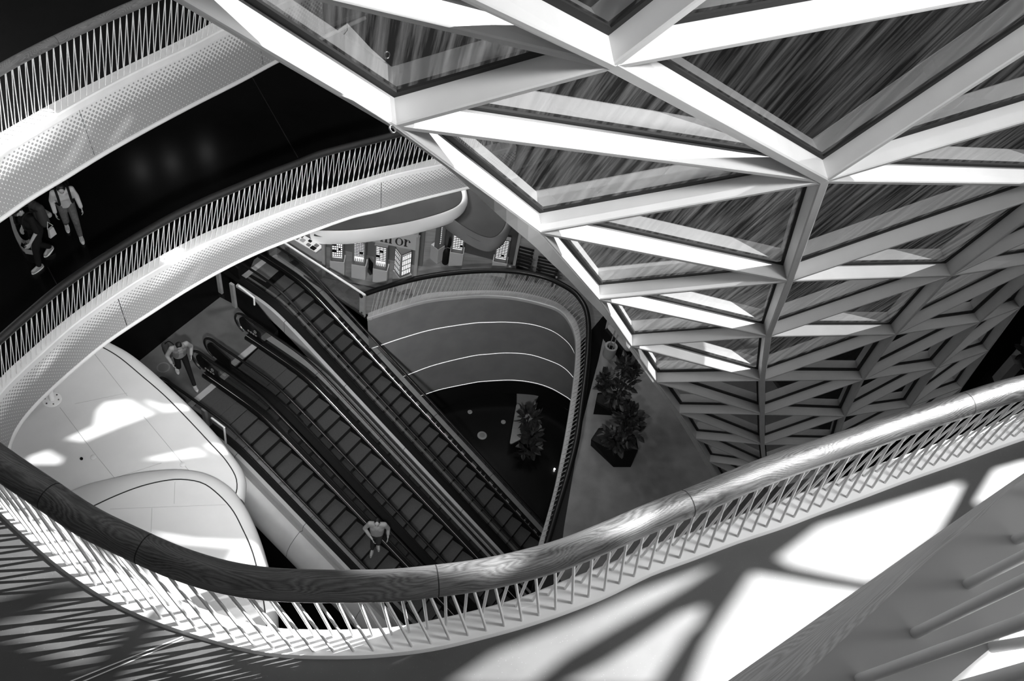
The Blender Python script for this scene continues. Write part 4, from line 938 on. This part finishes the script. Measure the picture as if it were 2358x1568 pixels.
def person(label, origin, heading, J, look, mats, group=None, hair='short', bag=None, scale=1.0, sleeve=1.0, vest=False, build=1.0):
    """J: joints in metres; x to the person's right, y forward, z up; everything is built in that frame and turned"""
    t = thing('person', origin, label, 'person', group, rz=math.atan2(-heading.x, heading.y)); t.scale = (scale,) * 3
    V = {k: Vector(v) for k, v in J.items()}
    hd = V['head']; f = Vector(look).normalized(); r_ = f.cross(Vector((0, 0, 1))).normalized(); u = r_.cross(f)
    R3 = Matrix((r_, f, u)).transposed()
    def hp(x, y, z): return hd + R3 @ Vector((x, y, z))
    b = MB()
    # head: skull, jaw, nose, ears
    def eball(c, r):
        k = MB().ball((0, 0, 0), r, 14, 10); b.add([hp(*c) + R3 @ v for v in k.v], k.f)
    eball((0, -.005, .03), (.074, .092, .09)); eball((0, .02, -.045), (.056, .066, .066)); eball((0, .092, -.018), (.013, .02, .022)); eball((.076, -.005, -.005), (.012, .022, .032)); eball((-.076, -.005, -.005), (.012, .022, .032))
    eball((0, .08, -.062), (.026, .012, .008)); eball((.03, .075, .022), (.022, .014, .008)); eball((-.03, .075, .022), (.022, .014, .008))
    capsule(b, V['neck'], hp(0, -.02, -.05), .058, .054)
    ch, pe = V['chest'], V['pelvis']
    sh = (V['shR'] - V['shL']).normalized()
    for sgn in (-1, 1):
        capsule(b, ch + sh * .075 * sgn, pe + sh * .07 * sgn, .105 * build, .1 * build, 12)
        s = 'R' if sgn > 0 else 'L'
        capsule(b, V['neck'] + Vector((0, 0, -.05)), V['sh' + s], .06, .062); capsule(b, ch + sh * .05 * sgn + Vector((0, 0, .09)), V['sh' + s] + Vector((0, 0, -.02)), .076, .053)
        capsule(b, V['sh' + s], V['el' + s], .052, .04); capsule(b, V['el' + s], V['wr' + s], .039, .027)
        capsule(b, pe + sh * .085 * sgn + Vector((0, 0, -.02)), V['kn' + s], .088, .056); capsule(b, V['kn' + s], V['an' + s], .054, .036)
        capsule(b, V['an' + s], V['toe' + s] + Vector((0, 0, .02)), .036, .03)
        # hand: palm, four fingers of unequal length and a thumb, slightly curled
        w, d = V['wr' + s], (V['wr' + s] - V['el' + s]).normalized(); d = (d + Vector((0, .25, -.2))).normalized()
        pn = Vector((-sgn, 0, 0)); pn = (pn - d * pn.dot(d)).normalized(); ac = d.cross(pn)
        if ac.y < 0: ac = -ac
        for k in range(4):
            o = w + d * .02 + ac * ((k - 1.5) * .02); e = w + d * .095 + ac * ((k - 1.5) * .021); capsule(b, o, e, .014, .012, 8)
            L = (.062, .075, .07, .055)[k]; m1 = e + (d * .9 + pn * .35).normalized() * L * .55; m2 = m1 + (d * .55 + pn * .8).normalized() * L * .5
            capsule(b, e, m1, .0095, .0088, 8); capsule(b, m1, m2, .0088, .0075, 8)
        th = w + d * .035 + ac * .034; t1 = th + (d * .7 + ac * .6 + pn * .3).normalized() * .04; capsule(b, th, t1, .012, .011, 8); capsule(b, t1, t1 + (d + pn * .4).normalized() * .03, .011, .0085, 8)
    body = remesh(b, 'body', M['skin'], t, .0085, 2)
    for sx in (-1, 1):
        MB().ball(hp(sx * .03, .083, .008), .009, 8, 6).build('eye', M['black'], body, smooth=60).matrix_parent_inverse = Matrix()
    # clothes follow the body
    c = MB(); ext = .014
    for sgn in (-1, 1):
        s = 'R' if sgn > 0 else 'L'
        capsule(c, ch + sh * .075 * sgn, pe + sh * .07 * sgn + Vector((0, 0, .03)), .105 * build + ext, .104 * build + ext, 12); capsule(c, ch + sh * .05 * sgn + Vector((0, 0, .09)), V['sh' + s] + Vector((0, 0, -.02)), .078 + ext, .054 + ext)
        capsule(c, V['neck'] + Vector((0, 0, -.06)), V['sh' + s], .055 + ext, .058 + ext)
        capsule(c, V['sh' + s], V['sh' + s].lerp(V['el' + s], min(1, sleeve * 2)), .054 + ext, .044 + ext)
        if sleeve > .5: capsule(c, V['el' + s], V['el' + s].lerp(V['wr' + s], (sleeve - .5) * 1.84), .042 + ext, .03 + ext)
    capsule(c, ch + Vector((0, .018, .1)), pe + Vector((0, .02, .0)), .106 * build + ext, .112 * build + ext, 14)
    capsule(c, ch + sh * .05 + Vector((0, .01, .02)), ch - sh * .05 + Vector((0, .01, .02)), .104 * build + ext, .104 * build + ext, 14)
    capsule(c, pe + sh * .06 + Vector((0, .0, -.01)), pe - sh * .06 + Vector((0, .0, -.01)), .112 * build + ext, .112 * build + ext, 14)
    remesh(c, 'shirt', mats['shirt'], t, .013, 5)
    if vest:
        c = MB(); ext2 = .03
        for sgn in (-1, 1):
            capsule(c, ch + sh * .075 * sgn + Vector((0, 0, .05)), pe + sh * .075 * sgn + Vector((0, 0, .06)), .105 + ext2, .108 + ext2, 12); capsule(c, ch + sh * .06 * sgn + Vector((0, 0, .1)), V['neck'] + sh * .09 * sgn + Vector((0, 0, -.06)), .07 + ext2, .05 + ext2)
        remesh(c, 'vest', mats['vest'], t, .013, 3)
    c = MB()
    for sgn in (-1, 1):
        s = 'R' if sgn > 0 else 'L'
        capsule(c, pe + sh * .07 * sgn + Vector((0, 0, .06)), pe + sh * .085 * sgn, .103, .105, 12); capsule(c, pe + sh * .085 * sgn + Vector((0, 0, -.02)), V['kn' + s], .1, .072); capsule(c, V['kn' + s], V['an' + s] + Vector((0, 0, .03)), .07, .056)
    remesh(c, 'trousers', mats['trousers'], t, .013, 3)
    for s in 'RL':
        c = MB(); a, e = V['an' + s], V['toe' + s]; d = (e - a); d.z = 0; d.normalize(); h0 = a - d * .05
        zb = min(a.z - .075, e.z - .03)
        capsule(c, Vector((h0.x, h0.y, a.z - .035)), e + Vector((0, 0, -.002)), .043, .042); capsule(c, a + Vector((0, 0, -.01)), a.lerp(e, .6), .045, .04)
        so = remesh(c, 'shoe', mats['shoe'], t, .01, 2)
        k = MB(); n_ = 14; rim = []
        for i in range(n_):
            an = 2 * math.pi * i / n_; side = Vector((-d.y, d.x, 0)); cy = (h0 + Vector((e.x, e.y, 0)) - Vector((0, 0, h0.z))) / 2; L = (Vector((e.x, e.y, 0)) - Vector((h0.x, h0.y, 0))).length / 2 + .045
            rim.append(Vector((cy.x, cy.y, 0)) + d * math.cos(an) * L + side * math.sin(an) * .046)
        za, zt = a.z - .082, e.z - .044
        k.prism([Vector((p.x, p.y, za + (zt - za) * max(0, min(1, ((p - Vector((h0.x, h0.y, 0))).dot(d) + .03) / max(.05, (e - h0).dot(d)))))) for p in rim], (0, 0, .022)); k.build('sole', mats.get('sole', M['paper']), so).matrix_parent_inverse = Matrix()
    c = MB()
    def hb(cn, r):
        k = MB().ball((0, 0, 0), r, 14, 10); c.add([hp(*cn) + R3 @ v for v in k.v], k.f)
    hb((0, -.022, .052), (.082, .092, .078)); hb((0, -.055, .0), (.078, .055, .075))
    if hair == 'tail':
        hb((.0, -.11, .02), (.03, .04, .035)); hb((.01, -.14, -.05), (.028, .03, .08)); hb((.045, -.02, .03), (.04, .08, .06)); hb((-.045, -.02, .03), (.04, .08, .06))
    remesh(c, 'hair', mats['hair'], t, .01, 2)
    if hair == 'cap':
        c = MB()
        k = MB().ball((0, 0, 0), (.092, .105, .075), 16, 8); c.add([hp(0, -.01, .075) + R3 @ v for v in k.v], k.f); capsule(c, hp(-.04, .1, .05), hp(.04, .1, .05), .03, .03); remesh(c, 'cap', mats['hair'], t, .01, 2)
    return t, V
Mk = {'black': mat('black_cloth', .009, .8, .1), 'dark': mat('dark_denim', .035, .8, .1), 'mid': noisy('faded_denim', .07, .1, 20, .8, .1), 'hair': mat('dark_hair', .008, .5, .3), 'white': mat('white_cloth', .42, .8, .1), 'shoe': mat('grey_trainer', .2, .6), 'pale': mat('pale_trainer', .5, .6), 'vest': mat('grey_vest', .16, .8, .1), 'shirt': mat('greyish_shirt', .26, .8, .1)}
def hdir(a, b, z): d = P(*b, z) - P(*a, z); d.z = 0; return d.normalized()
def pose(origin, h, sc, **px):
    """joints given as photograph points at a height, turned into the person's own frame"""
    r = math.atan2(-h.x, h.y); Mi = Matrix.LocRotScale(origin, Matrix.Rotation(r, 3, 'Z').to_quaternion(), (sc,) * 3).inverted()
    return {k: tuple(Mi @ P(x, y, z)) for k, (x, y, z) in px.items()}
def feet(J, an, toe, side):
    J['an' + side], J['toe' + side] = an, toe
def knees(J):
    for s in 'RL':
        hx = .085 if s == 'R' else -.085; p = Vector(J['pelvis']) + Vector((hx, 0, -.02)); a = Vector(J['an' + s]); m = (p + a) / 2; L = .43; d = (a - p).length / 2
        o = math.sqrt(max(0, L * L - d * d)); ax = (a - p).normalized(); f = Vector((0, 1, 0)); f = (f - ax * f.dot(ax)).normalized(); J['kn' + s] = tuple(m + f * o)
walk = dict(head=(.01, .27, 1.53), neck=(0, .17, 1.42), chest=(0, .12, 1.2), pelvis=(0, .0, .91), shR=(.175, .15, 1.365), shL=(-.175, .15, 1.365), elR=(.24, .06, 1.1), elL=(-.24, .1, 1.1), wrR=(.25, .2, .88), wrL=(-.26, .22, .88))
walk.update(anR=(.1, -.22, .13), toeR=(.11, -.1, .045), anL=(-.09, .2, .09), toeL=(-.09, .36, .05)); knees(walk)
h = hdir((160, 530), (186, 600), L3)
per1, V1 = person('person in a white long-sleeved top and jeans walking on the black gallery floor', P(172, 538, L3), h, walk, (.1, .85, -.5), dict(shirt=Mk['white'], trousers=Mk['mid'], shoe=Mk['pale'], hair=Mk['hair'], sole=M['white']), hair='tail', scale=.89, build=.82)
walk2 = dict(head=(0, .2, 1.56), neck=(0, .13, 1.44), chest=(0, .08, 1.2), pelvis=(0, -.02, .93), shR=(.185, .1, 1.385), shL=(-.185, .1, 1.385), elR=(.26, -.02, 1.1), elL=(-.27, .12, 1.11), wrR=(.27, .05, .86), wrL=(-.24, .3, .92))
walk2.update(anR=(.1, -.24, .15), toeR=(.1, -.11, .045), anL=(-.08, .2, .09), toeL=(-.08, .36, .05)); knees(walk2)
h = hdir((122, 598), (72, 634), L3)
per2, V2 = person('person in black with dark cap walking along the dark handrail, face turned down', P(104, 602, L3), h, walk2, (-.2, .85, -.5), dict(shirt=Mk['black'], trousers=Mk['black'], shoe=Mk['shoe'], hair=Mk['hair'], sole=M['white']), hair='cap', sleeve=.5, scale=.92)
land = dict(head=(0.02, .2, 1.52), neck=(0, .1, 1.41), chest=(0, .05, 1.18), pelvis=(0, -.04, .91), shR=(.2, .07, 1.35), shL=(-.2, .07, 1.35), elR=(.34, .06, 1.12), elL=(-.32, 0, 1.1), wrR=(.3, .27, 1.02), wrL=(-.24, .18, .97))
land.update(anR=(.12, -.26, .14), toeR=(.13, -.13, .045), anL=(-.1, .5, .1), toeL=(-.11, .66, .055)); knees(land)
h = hdir((412, 850), (440, 908), L5)
per3, V3 = person('person in a pale vest with dark bag stepping towards the leftmost escalator', P(425, 864, L5 + .006), h, land, (.1, .75, -.65), dict(shirt=Mk['shirt'], trousers=Mk['black'], shoe=Mk['pale'], hair=Mk['hair'], vest=Mk['vest']), hair='short', vest=True, scale=1.06)
# rider on the left escalator: right foot one step lower than the left
z7, z8 = LAND - softdrop(7, kt1), LAND - softdrop(8, kt1)
h = hdir((863, 1235), (857, 1290), z8); po = P(866, 1262, z7); sc4 = 1.06
ride = dict(head=(0.0, .1, 1.6), neck=(0, .03, 1.46), chest=(0, .02, 1.2), pelvis=(0, .0, .93), shR=(.19, .02, 1.39), shL=(-.19, .02, 1.39), elR=(.32, .03, 1.13), elL=(-.29, -.02, 1.12), wrR=(.1, .27, 1.03), wrL=(-.3, .12, .9))
ride.update(pose(po, h, sc4, anR=(857, 1264, z8 + .09), toeR=(854, 1280, z8 + .05), anL=(871, 1253, z7 + .09), toeL=(872, 1266, z7 + .05))); knees(ride)
per4, V4 = person('person in a pale sweater and dark trousers riding down the leftmost escalator', po, h, ride, (0, .98, .1), dict(shirt=Mk['shirt'], trousers=Mk['dark'], shoe=Mk['shoe'], hair=Mk['hair']), sleeve=.86, scale=sc4)
# bags, worn or carried
def local(per, p): return Matrix.LocRotScale(per.location, per.rotation_euler, per.scale) @ Vector(p)
def backpack(per, label, m, ch, pocket=True):
    oy = ch['chest'].y - .22; fr = .125 + .22; shy = ch['shR'].y - oy; zt = ch['shR'].z - 1.2 + .075
    t = thing('backpack', local(per, (0, oy, 1.2)), label, 'backpack', rz=per.rotation_euler.z)
    c = MB()
    for x in (-.08, 0, .08):
        capsule(c, (x, -.05, .17), (x, -.06, -.18), .085, .1, 12)
    k = remesh(c, 'bag', m, t, .014, 3)
    for x in (-.105, .105):
        pts = [Vector((x, .0, .16)), Vector((x, shy - .07, zt - .005)), Vector((x, shy + .02, zt + .008)), Vector((x, shy + .09, zt - .04)), Vector((x, fr + .012, zt - .17)), Vector((x * 1.1, fr + .005, zt - .3)), Vector((x * 1.45, fr - .12, -.1)), Vector((x * 1.5, .12, -.2)), Vector((x, .0, -.18))]
        MB().tube(spline(pts, 24), .022, 8, flat=.5).build('strap', Mk['black'], t, smooth=60).matrix_parent_inverse = Matrix()
    if pocket:
        c = MB(); capsule(c, (-.07, -.19, -.1), (.07, -.19, -.1), .06, .06); remesh(c, 'pocket', Mk['shoe'], t, .012, 2)
    return t
backpack(per1, 'dark backpack on the back of the person in the white top', Mk['black'], V1, False)
backpack(per2, 'striped grey and black backpack on the back of the person in black', Mk['dark'], V2)
t = thing('carrier_bag', local(per2, (-.30, -.16, .9)), 'small white bag hanging below the striped backpack', 'bag', rz=per2.rotation_euler.z)
MB().prism([Vector((-.02, -.07, -.09)), Vector((-.02, .07, -.1)), Vector((-.03, .05, .1)), Vector((-.02, -.05, .1))], (.05, 0, 0)).build('pouch', Mk['white'], t).matrix_parent_inverse = Matrix()
MB().tube([Vector((0, -.06, .12)), Vector((.03, 0, .24)), Vector((0, .06, .12))], .008, 6).build('handle', Mk['white'], t).matrix_parent_inverse = Matrix()
t = thing('shoulder_bag', local(per3, (.27, -.16, 1.12)), 'dark shoulder bag behind the person in the pale vest', 'bag', rz=per3.rotation_euler.z)
c = MB(); capsule(c, (0, -.14, 0), (0, .12, 0), .1, .1, 12); capsule(c, (0, -.14, -.14), (0, .12, -.14), .1, .1, 12); remesh(c, 'bag', Mk['dark'], t, .014, 2)
MB().tube(spline([Vector((0, -.12, .08)), Vector((-.1, .02, .3)), Vector((-.18, .2, .26)), Vector((-.1, .26, .06)), Vector((0, .12, .06))], 20), .016, 8).build('strap', Mk['black'], t, smooth=60).matrix_parent_inverse = Matrix()
FILL_POWER = 450.0
# ================================================================== outer walls of the hall
M['hall'] = noisy('hall_wall_paint', .09, .11, .6, .7, .2)
M['hall_dark'] = noisy('dark_render', .035, .05, .6, .8, .1)
WT = CZ + 9.0
for nm, bx, m_, lb in (('wall_left', (-20.3, -20, -10, 35, 0, WT), 'hall', 'left outer wall of the hall behind the black galleries'),
                       ('wall_far', (-20, 28, 35, 35.3, 0, WT), 'hall', 'far outer wall of the hall'),
                       ('wall_near', (-20, 28, -10.3, -10, 0, WT), 'hall', 'wall behind the photographer'),
                       ('wall_outside', (27, 27.3, -10, 35, 0, CZ + .4), 'hall_dark', 'dark neighbouring wall outside the glass facade')):
    tag(MB().abox(*bx).build(nm, M[m_]), lb, 'wall', None, 'structure')
tag(MB().abox(-20, 3.4, -10, 5.4, CZ + 2.6, CZ + 2.9).build('ceiling', M['hall']), 'ceiling over the gallery where the photographer stands', 'ceiling', None, 'structure')
tag(MB().abox(9, 27, 14, 35, 19, 19.3).build('ceiling', M['hall_dark']), 'unseen dark slab added to shade the lower part of the glass facade', 'ceiling', None, 'structure')  # added out of view to keep sky light off the lower facade
# added fill lights, out of view, brightening the atrium and upper facade
def fill_light(loc, aim, label, power, size, spread):
    loc, aim = Vector(loc), Vector(aim); d = (aim - loc).normalized(); t = thing('ceiling_or_fill_light', loc, label, 'light', 'added fill lights for the atrium')
    s = d.cross(Vector((0, 0, 1))).normalized(); u = s.cross(d)
    MB().box(loc - d * .1, s * (size + .1), u * (size / 2 + .1), d * .16).build('housing', M['darkmetal'], t)
    MB().box(loc - d * .01, s * size, u * size / 2, d * .01).build('diffuser', mat('fill_diffuser', .8, .5, .3, 0, 4), t)
    l = bpy.data.lights.new('fill_beam', 'AREA'); l.shape = 'RECTANGLE'; l.size = size; l.size_y = size / 2; l.energy = power; l.spread = math.radians(spread)
    o = bpy.data.objects.new('fill_beam', l); COL.objects.link(o); o.location = loc + d * .02; o.rotation_euler = d.to_track_quat('-Z', 'Y').to_euler(); o.parent = t; o.matrix_parent_inverse = parent_matrix(t).inverted()
fill_light((-.6, 1.9, L1 - .8), (-1.4, 18, 6.5), 'added fill light under the nearest gallery floor, aimed at the escalators', FILL_POWER, 1.2, 48)
fill_light((-1.2, 1.8, L1 - .8), (-6.5, 11.5, 18.2), 'smaller added fill light under the nearest gallery floor, aimed at the upper fascia', 125, .8, 60)
fill_light((6.1, .8, CZ + 2.3), (1.9, 5.8, 25.0), 'added fill light under the ceiling right of the photographer, aimed at the upper facade', 160, 2.0, 66)
# fill lamps added under the storey above to brighten shops and landing
for x, y, lb, e_ in ((-.8, 21.5, 'added square fill lamp over the middle of the shop fronts', 260), (1.8, 23.5, 'added square fill lamp over the small canopy end of the shops', 220), (-5.2, 17.5, 'added square fill lamp over the escalator landing', 90)):
    q = Vector((x, y, L3 - 1.12)); t = thing('ceiling_or_fill_light', q, lb, 'light')
    MB().abox(x - .5, x + .5, y - .5, y + .5, q.z, q.z + .1).build('housing', M['steelgrey'], t)
    l = bpy.data.lights.new('fill_lamp_beam', 'AREA'); l.size = .9; l.energy = e_; o = bpy.data.objects.new('fill_lamp_beam', l); COL.objects.link(o); o.location = q - Vector((0, 0, .02)); o.parent = t; o.matrix_parent_inverse = parent_matrix(t).inverted()
# small round downlights under the upper gallery; they glint in the black floor
for x, y, lb in ((325, 392, 'round downlight under the upper gallery, nearest the walking people'), (396, 376, 'round downlight under the upper gallery, middle one of three'), (476, 352, 'round downlight under the upper gallery, nearest the glass facade')):
    p = P(x, y, L3); d = (p - CAM).normalized(); d.z = -d.z; q = p + d * ((L2 - 1.08 - p.z) / d.z)
    t = thing('ceiling_or_fill_light', q, lb, 'light'); MB().lathe([(.14, 0), (.14, .05), (.1, .05)], q, 20, cap=False).build('ring', M['steelgrey'], t); MB().lathe([(.11, .01), (0, .012)], q, 20, cap=False).build('lens', mat('downlight_lens', .8, .4, .3, 0, 9), t)
# ================================================================== where the sun stands
SKY, SUN = 1.0, 30.0
sh = P(750, 1494, L1) - P(950, 1450, L1); sh.z = 0; sh.normalize()
ELEV = math.radians(38)
TOSUN = (-sh * math.cos(ELEV) + Vector((0, 0, math.sin(ELEV)))).normalized()
# ================================================================== unseen sun mask: solid sheet added so its openings shape the sun patches
mu = Vector((-TOSUN.y, TOSUN.x, 0)).normalized(); mv = TOSUN.cross(mu); mv = mv if mv.z > 0 else -mv
MD = 24.0
def onmask(p): q = p - CAM; return Vector((q.dot(mu), q.dot(mv)))
def z5(p): return cr(600, 1100, 2.62, p)
def z6(p): return cr(1400, 1000, 2.4614, p)
def c5(p): return cr(0, 1028, 2.904, p)
def c4(p): return cr(0, 780, 2.904, p)
OPEN = []
TINT = []
def op(pts, z, tint=None):
    OPEN.append([onmask(P(x, y, z)) for x, y in pts])
    if tint: TINT.append((OPEN[-1], tint))
# mask openings for the gallery floor
op(z6([(965, 700), (1200, 520), (2005, 275), (1960, 370), (1850, 560), (1500, 830), (1470, 830), (1250, 790), (1040, 745)]), L1)
op(z6([(820, 785), (1000, 815), (1200, 855), (1390, 885), (1460, 905), (880, 1480), (450, 1480), (470, 1398), (560, 1180), (690, 980)]), L1)
op(z6([(545, 970), (500, 1080), (440, 1130), (250, 1420), (-250, 1420), (0, 1290), (200, 1160), (400, 1020)]), L1)
op(z6([(600, 745), (450, 850), (250, 970), (0, 1110), (-250, 1260), (-450, 1420), (-900, 1420), (-640, 1240), (-160, 1050), (150, 905)]), L1)
op(z6([(2200, 205), (2358, 160), (2450, 150), (2450, 200), (2110, 400), (2090, 390)]), L1)
op(c5([(-200, 300), (50, 420), (330, 690), (560, 850), (590, 880), (330, 905), (0, 1010), (-200, 1050)]), L1)
op(c5([(-200, 1270), (0, 1205), (160, 1150), (400, 1035), (700, 890), (800, 830), (1060, 990), (890, 1130), (850, 1180), (760, 1300), (560, 1480), (300, 1380), (50, 1260)]), L1)
op(c5([(1060, 1225), (1150, 1040), (1600, 1150), (2323, 1170), (2750, 1170), (2800, 1280), (2650, 1400), (2300, 1440), (1900, 1540), (1700, 1700), (750, 1700), (930, 1430)]), L1)
# sunlit strip along the void side of the base, and the bright stretch of the oak rail
op([(1000, 1416), (1100, 1393), (1200, 1364), (1300, 1325), (1400, 1288), (1500, 1246), (1600, 1213), (1700, 1177), (1800, 1140), (1900, 1104), (2000, 1067), (2100, 1032), (2200, 996), (2300, 961), (2358, 936),
    (2358, 962), (2300, 985), (2200, 1020), (2100, 1055), (2000, 1091), (1900, 1128), (1800, 1165), (1700, 1201), (1600, 1238), (1500, 1270), (1400, 1312), (1300, 1350), (1200, 1386), (1100, 1412), (1000, 1432)], L1 + .05)
op([(1480, 1165), (1600, 1112), (1700, 1066), (1800, 1028), (1900, 996), (2000, 962), (2030, 955), (2010, 1004), (1900, 1048), (1800, 1082), (1700, 1122), (1600, 1168), (1490, 1215)], L1 + .95, 'a')
# mask openings for the glass facade
lit = ['A', 'B0', 'B1', 'B2', 'B3', 'B4', 'B5', 'C4', 'D3', 'D2', 'E1', 'E0', 'X', 'Y', 'U']
mid = {k: NP[k].copy() for k in lit}
mid['B5'] = NP['B4'].lerp(NP['B5'], .93); mid['C4'] = NP['C3'].lerp(NP['C4'], .97); mid['D3'] = NP['D3'].lerp(NP['C3'], .1) ; mid['D2'] = NP['D2'].lerp(NP['D3'], .25); mid['E1'] = NP['E1'].lerp(NP['D2'], .15)
ctr = sum((mid[k] for k in lit), Vector()) / len(lit)
OPEN.append([onmask(mid[k]) for k in lit])
OPEN.append([onmask(p) for p in (NP['B0'], NP['B1'], NP['B2'], NP['B3'], NP['B4'], mid['B5'], mid['B5'] + Vector((-.5, 0, -.1)), D(1440, 800, 15.0), D(1345, 690, 12), D(1200, 545, 9.2), D(880, 290, 6.3), D(150, -120, 4.2))])
OPEN.append([onmask(p) for p in [OUT[k] + nrm[k] * .15 for k in ('B0', 'B1', 'B2', 'B3', 'B4')] + [mid['B5']] + [NP[k] for k in ('B4', 'B3', 'B2', 'B1', 'B0')]])
# patches on the canopies and fasciae
op(c4([(700, 425), (860, 405), (1040, 500), (800, 590), (560, 690), (440, 670), (630, 580), (650, 480)]), L4, 'a')
op(c4([(950, 405), (1100, 445), (1285, 430), (1275, 470), (1100, 490), (1020, 455)]), L4, 'a')
op(c4([(960, 805), (1300, 730), (1385, 780), (1100, 815)]), L4, 'a')
op(c4([(1370, 705), (1520, 695), (1545, 760), (1480, 770), (1400, 740)]), L4, 'a')
op(c4([(190, 790), (320, 745), (420, 800), (400, 840), (180, 840)]), L4, 'a')
op(c4([(1000, 1290), (1300, 1335), (1640, 1350), (1740, 1370), (1840, 1560), (1880, 1800), (1500, 1900), (900, 1900), (1000, 1500), (1500, 1500), (1560, 1400), (1200, 1370)]), L4 + .32, 'a')
op([(-60, 345), (0, 310), (103, 253), (128, 275), (62, 306), (0, 348), (-60, 385)], L2 + .05)
op([(0, 350), (70, 308), (125, 285), (130, 320), (60, 370), (0, 410)], L2 - .25, 'b')
op([(155, 322), (190, 312), (208, 345), (165, 372)], L2 - .65, 'b')
op([(262, 287), (300, 283), (288, 312), (256, 322)], L2 - .8, 'b')
op([(375, 585), (410, 572), (418, 592), (380, 605)], L3 + .05)
op([(335, 655), (395, 605), (430, 592), (422, 625), (352, 672)], L3 - .35, 'b')
op([(432, 625), (458, 610), (474, 635), (442, 655)], L3 - .6, 'b')
op([(85, 845), (125, 805), (135, 825), (90, 870)], L3 - .3, 'b')
# close balustrade corner
op([(2229, 1568), (2278, 1528), (2293, 1508), (2358, 1447), (2600, 1330), (2700, 1700), (2200, 1700)], L0)
# extent: everything the view may see
ext = [onmask(P(x, y, z)) for x, y, z in ((-200, 1650, L1), (2500, 1650, L1), (2500, 850, L1), (-300, -150, L2), (700, -100, L2), (-300, 300, L3), (1000, 250, L3), (700, 500, L5), (1300, 500, L5), (1700, 700, L5), (1900, 1250, L5), (500, 1500, L6), (1300, 1300, L6), (1100, 850, L6), (2500, 1550, L0), (2500, 750, L4))] + [onmask(NP[k]) for k in NP]
x0, x1 = min(p.x for p in ext) - 1.5, max(p.x for p in ext) + 1.5; y0, y1 = min(p.y for p in ext) - 1.5, max(p.y for p in ext) + 1.5
verts = [Vector((x0, y0)), Vector((x1, y0)), Vector((x1, y1)), Vector((x0, y1))]; eds = [(0, 1), (1, 2), (2, 3), (3, 0)]
for pl_ in OPEN:
    o = len(verts); verts += pl_; eds += [(o + i, o + (i + 1) % len(pl_)) for i in range(len(pl_))]
def inside(p, pl_):
    c = False; n = len(pl_)
    for i in range(n):
        a, b = pl_[i], pl_[i - 1]
        if (a.y > p.y) != (b.y > p.y) and p.x < (b.x - a.x) * (p.y - a.y) / (b.y - a.y) + a.x: c = not c
    return c
vs, _, fs, _, _, _ = delaunay_2d_cdt(verts, eds, [], 0, 1e-4)
keep = []
for f in fs:
    c = sum((vs[i] for i in f), Vector((0, 0))) / len(f)
    if not any(inside(c, pl_) for pl_ in OPEN): keep.append(tuple(f))
rb = MB(); rb.add([CAM + TOSUN * MD + mu * v.x + mv * v.y for v in vs], keep)
ro = rb.build('ceiling', M['wall'], recalc=False); ro.modifiers.new('s', 'SOLIDIFY').thickness = .12  # an added mask sheet that shapes the sunlight, not a hall ceiling
tag(ro, 'unseen sloping sun mask with openings shaped for the sun patches, above and right of the view', 'roof', None, 'structure')

for k, (pl_, tt) in enumerate(TINT):
    pv, _, pf, _, _, _ = delaunay_2d_cdt(pl_, [], [tuple(range(len(pl_)))], 1, 1e-4)
    pb = MB(); pb.add([CAM + TOSUN * (MD + .06) + mu * v.x + mv * v.y for v in pv], [tuple(f) for f in pf])
    tag(pb.build('sun_filter_%d' % (k + 1), M['tint_' + tt], recalc=False), 'tinted pane added in the sun mask to dim a sun patch', 'sun_filter', 'tinted panes of the sun mask', 'structure')
# ================================================================== camera, sky, sun
cam = bpy.data.cameras.new('camera'); co = bpy.data.objects.new('camera', cam); COL.objects.link(co)
ex, ey, ez = cam2w(Vector((1, 0, 0))), cam2w(Vector((0, -1, 0))), cam2w(Vector((0, 0, -1)))
co.matrix_world = Matrix(((ex.x, ey.x, ez.x, CAM.x), (ex.y, ey.y, ez.y, CAM.y), (ex.z, ey.z, ez.z, CAM.z), (0, 0, 0, 1)))
cam.sensor_width = 36; cam.lens = F / 2358 * 36; cam.clip_start = .05; cam.clip_end = 300; SC.camera = co
w = bpy.data.worlds.new('World'); SC.world = w; w.use_nodes = True; nt = w.node_tree
bg = nt.nodes['Background']; tc = nt.nodes.new('ShaderNodeTexCoord'); sp = nt.nodes.new('ShaderNodeSeparateXYZ'); rp = nt.nodes.new('ShaderNodeValToRGB')
mr = nt.nodes.new('ShaderNodeMapRange'); mr.inputs[1].default_value = -1; mr.inputs[2].default_value = 1
nt.links.new(tc.outputs['Generated'], sp.inputs[0]); nt.links.new(sp.outputs[2], mr.inputs[0]); nt.links.new(mr.outputs[0], rp.inputs[0]); nt.links.new(rp.outputs[0], bg.inputs[0])
e = rp.color_ramp.elements; e[0].position = .46; e[0].color = (.012, .012, .012, 1); e[1].position = .56; e[1].color = (.5, .5, .5, 1)
e.new(1.0).color = (.62, .62, .62, 1)
bg.inputs[1].default_value = SKY
sd = bpy.data.lights.new('sun', 'SUN'); so = bpy.data.objects.new('sun', sd); COL.objects.link(so)
sd.energy = SUN; sd.angle = math.radians(.22); so.rotation_euler = (-TOSUN).to_track_quat('-Z', 'Y').to_euler(); so.location = CAM + TOSUN * 60
SC.view_settings.view_transform = 'Standard'; SC.view_settings.look = 'None'; SC.view_settings.gamma = 1; SC.view_settings.exposure = 0
SC.cycles.max_bounces = 6; SC.cycles.transparent_max_bounces = 16; SC.cycles.use_denoising = True
